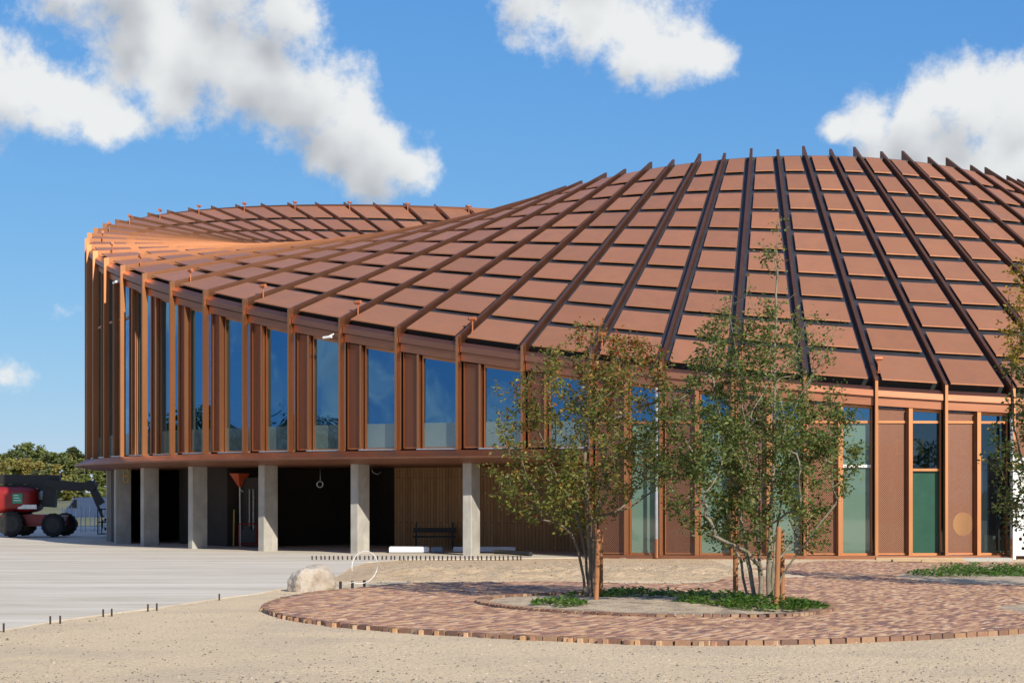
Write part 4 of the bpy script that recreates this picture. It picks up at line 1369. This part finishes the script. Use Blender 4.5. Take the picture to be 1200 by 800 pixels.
# the wood that surrounds the site: seen only as a mass mirrored in the glass
wd = MB()
def woodline(pts, n, hmin, hmax):
    for _ in range(n):
        f = random.random() * (len(pts) - 1); i = int(f); f -= i
        a = pts[i]; b = pts[i + 1]
        x = a[0] + (b[0] - a[0]) * f + random.gauss(0, 4); y = a[1] + (b[1] - a[1]) * f + random.gauss(0, 4)
        H = hmin + (hmax - hmin) * (.5 + .5 * mnoise.noise(Vector((x * .11, y * .11, 1))))
        z = H * random.random() ** .8
        ff = random.uniform(.5, 1.3)
        leaf_poly(wd, Vector((x, y, z)), rdir(-.6, .6), rdir(.1, 1), random.uniform(.28, .5), random.uniform(.22, .36), (.06 * ff, .08 * ff, .022 * ff))
woodline([(-130, 20), (-100, 70), (-88, 100), (-78, 118)], 60000, 5, 10.5)
woodline([(-110, -40), (-60, -62), (0, -70), (70, -60)], 50000, 4, 8.5)
tag(wd.build('woodland', M['farleaf']), kind='stuff')

# ------------------------------------------------------------------ light and sky
SUN_AZ, SUN_EL = radians(28), radians(30)
to_sun = Vector((sin(SUN_AZ) * cos(SUN_EL), -cos(SUN_AZ) * cos(SUN_EL), sin(SUN_EL)))
sd = bpy.data.lights.new('sun', 'SUN'); sd.energy = 5.0; sd.angle = radians(.5); sd.color = (1, .91, .77)
so_ = bpy.data.objects.new('sun', sd); COL.objects.link(so_); so_.rotation_euler = (-to_sun).to_track_quat('-Z', 'Y').to_euler()
so_.location = (20, -30, 40)

w = bpy.data.worlds.new('World'); scene.world = w; w.use_nodes = True
nt = w.node_tree
for n in list(nt.nodes): nt.nodes.remove(n)
out = N(nt, 'ShaderNodeOutputWorld'); bg = N(nt, 'ShaderNodeBackground')
sky = N(nt, 'ShaderNodeTexSky', sky_type='NISHITA'); sky.sun_disc = False
sky.sun_elevation = SUN_EL; sky.sun_rotation = pi - SUN_AZ
sky.air_density = 1.0; sky.dust_density = .05; sky.ozone_density = 6.0; sky.altitude = 600
SKY_STR = .115
bg.inputs[1].default_value = SKY_STR
tc = N(nt, 'ShaderNodeTexCoord')
dirv = tc.outputs['Generated']
def pxdir(u, v):
    d = Vector(((u - 600) / FPX, 1, (V0 - v) / FPX)); return d.normalized()
clouds = [  # big diagonal bank, left
    (85, -25, 60), (165, 20, 76), (240, 50, 84), (300, 85, 78), (355, 120, 68), (405, 150, 60), (447, 175, 52), (478, 200, 36), (430, 195, 42), (330, 15, 48), (205, 95, 52), (160, -40, 80), (370, 165, 40), (270, -20, 70),
    # low bank at the left edge
    (10, 112, 62), (65, 122, 48), (115, 134, 38), (150, 142, 26), (-40, 130, 60),
    # top centre
    (625, -5, 50), (685, 18, 56), (745, 42, 56), (795, 58, 50), (832, 70, 34), (700, -30, 70),
    # right
    (1195, 125, 62), (1135, 135, 58), (1075, 148, 48), (1020, 150, 40), (985, 152, 24), (1215, 190, 90), (1110, 190, 62), (1165, 200, 70), (1050, 190, 50),
    # small scraps
    (10, 440, 17, .36), (28, 440, 13, .33), (68, 357, 16, .30)]
nzw = N(nt, 'ShaderNodeTexNoise', i_Scale=14.0, i_Detail=3.0, i_Roughness=.6)
nt.links.new(dirv, nzw.inputs['Vector'])
def vm(op, a, b=None, s=None):
    n = N(nt, 'ShaderNodeVectorMath', operation=op)
    for i, q in enumerate((a, b)):
        if q is None: continue
        if isinstance(q, (tuple, Vector)): n.inputs[i].default_value = q
        else: nt.links.new(q, n.inputs[i])
    if s is not None: n.inputs['Scale'].default_value = s
    return n
def mt(op, a, b=None, c=None, clamp=False):
    n = N(nt, 'ShaderNodeMath', operation=op, use_clamp=clamp)
    for i, q in enumerate((a, b, c)):
        if q is None: continue
        if isinstance(q, (int, float)): n.inputs[i].default_value = q
        else: nt.links.new(q, n.inputs[i])
    return n.outputs[0]
warp = vm('SCALE', vm('SUBTRACT', nzw.outputs['Color'], (.5, .5, .5)).outputs[0], s=.022).outputs[0]
dw_ = vm('ADD', dirv, warp).outputs[0]
field = None
fld2 = None
lightoff = Vector((.006, 0, .020))     # towards the sunlit upper side
dl_ = vm('ADD', dw_, tuple(lightoff)).outputs[0]
def fieldof(vec):
    f = None
    for u, v, r, *wt in clouds:
        d = vm('DISTANCE', vec, tuple(pxdir(u, v))).outputs['Value']
        wgt = wt[0] if wt else 1.0
        a = mt('SUBTRACT', wgt, mt('MULTIPLY', d, FPX / r * .86 * wgt))
        f = a if f is None else mt('SMOOTH_MAX', f, a, .35)
    return f
# the clear sky of the day: Nishita, channel by channel brought to its measured depth of blue
ssx = N(nt, 'ShaderNodeSeparateColor'); nt.links.new(sky.outputs[0], ssx.inputs[0])
scx = N(nt, 'ShaderNodeCombineColor')
for i, (g_, a_) in enumerate(((.90, .47), (.62, .54), (.30, .70))):
    nt.links.new(mt('MULTIPLY', mt('POWER', mt('MULTIPLY', ssx.outputs[i], SKY_STR), g_), a_ / SKY_STR), scx.inputs[i])
skyc = scx.outputs[0]
f0 = fieldof(dw_)
f1 = fieldof(dl_)
# other clouds away from the picture, mirrored in the glass
sep = N(nt, 'ShaderNodeSeparateXYZ'); nt.links.new(dirv, sep.inputs[0])
gn = N(nt, 'ShaderNodeTexNoise', i_Scale=4.2, i_Detail=6.0, i_Roughness=.58)
nt.links.new(dirv, gn.inputs['Vector'])
away = N(nt, 'ShaderNodeMapRange'); away.inputs[1].default_value = .93; away.inputs[2].default_value = .80; away.inputs[3].default_value = 0; away.inputs[4].default_value = 1
nt.links.new(sep.outputs[1], away.inputs[0])
gf = mt('SUBTRACT', mt('MULTIPLY', mt('SUBTRACT', gn.outputs['Fac'], .495), 4.5), mt('MULTIPLY', mt('SUBTRACT', 1.0, away.outputs[0]), 5.0))
n1 = N(nt, 'ShaderNodeTexNoise', i_Scale=34.0, i_Detail=11.0, i_Roughness=.64); nt.links.new(dirv, n1.inputs['Vector'])
n1b = N(nt, 'ShaderNodeTexNoise', i_Scale=22.0, i_Detail=3.5, i_Roughness=.5); nt.links.new(vm('ADD', dirv, (.003, 0, .009)).outputs[0], n1b.inputs['Vector'])
nn = mt('MULTIPLY', mt('SUBTRACT', n1.outputs['Fac'], .5), 2.0)
nnb = mt('MULTIPLY', mt('SUBTRACT', n1b.outputs['Fac'], .5), 1.5)
def addf(f, nz_): return mt('ADD', mt('MAXIMUM', f, gf), nz_)
t0 = addf(f0, nn); t1 = addf(f1, nnb)
dens = N(nt, 'ShaderNodeMapRange', interpolation_type='SMOOTHSTEP'); dens.inputs[1].default_value = .0; dens.inputs[2].default_value = .62
nt.links.new(t0, dens.inputs[0])
# self shade: thick cloud between here and the light turns grey
shade = N(nt, 'ShaderNodeMapRange', interpolation_type='SMOOTHSTEP'); shade.inputs[1].default_value = .25; shade.inputs[2].default_value = 1.25
nt.links.new(t1, shade.inputs[0])
ccol = N(nt, 'ShaderNodeMix', data_type='RGBA')
nt.links.new(shade.outputs[0], ccol.inputs[0])
ccol.inputs[6].default_value = (.74 / SKY_STR, .75 / SKY_STR, .745 / SKY_STR, 1); ccol.inputs[7].default_value = (.38 / SKY_STR, .40 / SKY_STR, .43 / SKY_STR, 1)
fin = N(nt, 'ShaderNodeMix', data_type='RGBA')
up = N(nt, 'ShaderNodeMapRange'); up.inputs[1].default_value = .0; up.inputs[2].default_value = .03; nt.links.new(sep.outputs[2], up.inputs[0])
dd = mt('MULTIPLY', mt('MULTIPLY', dens.outputs[0], .97), up.outputs[0])
nt.links.new(dd, fin.inputs[0]); nt.links.new(skyc, fin.inputs[6]); nt.links.new(ccol.outputs[2], fin.inputs[7])
nt.links.new(fin.outputs[2], bg.inputs[0]); nt.links.new(bg.outputs[0], out.inputs[0])

scene.view_settings.view_transform = 'Standard'
scene.view_settings.look = 'None'
scene.view_settings.exposure = 0.22
scene.view_settings.gamma = 1.0
scene.cycles.max_bounces = 8
scene.cycles.transparent_max_bounces = 24
scene.cycles.sample_clamp_indirect = 6
scene.cycles.use_denoising = True
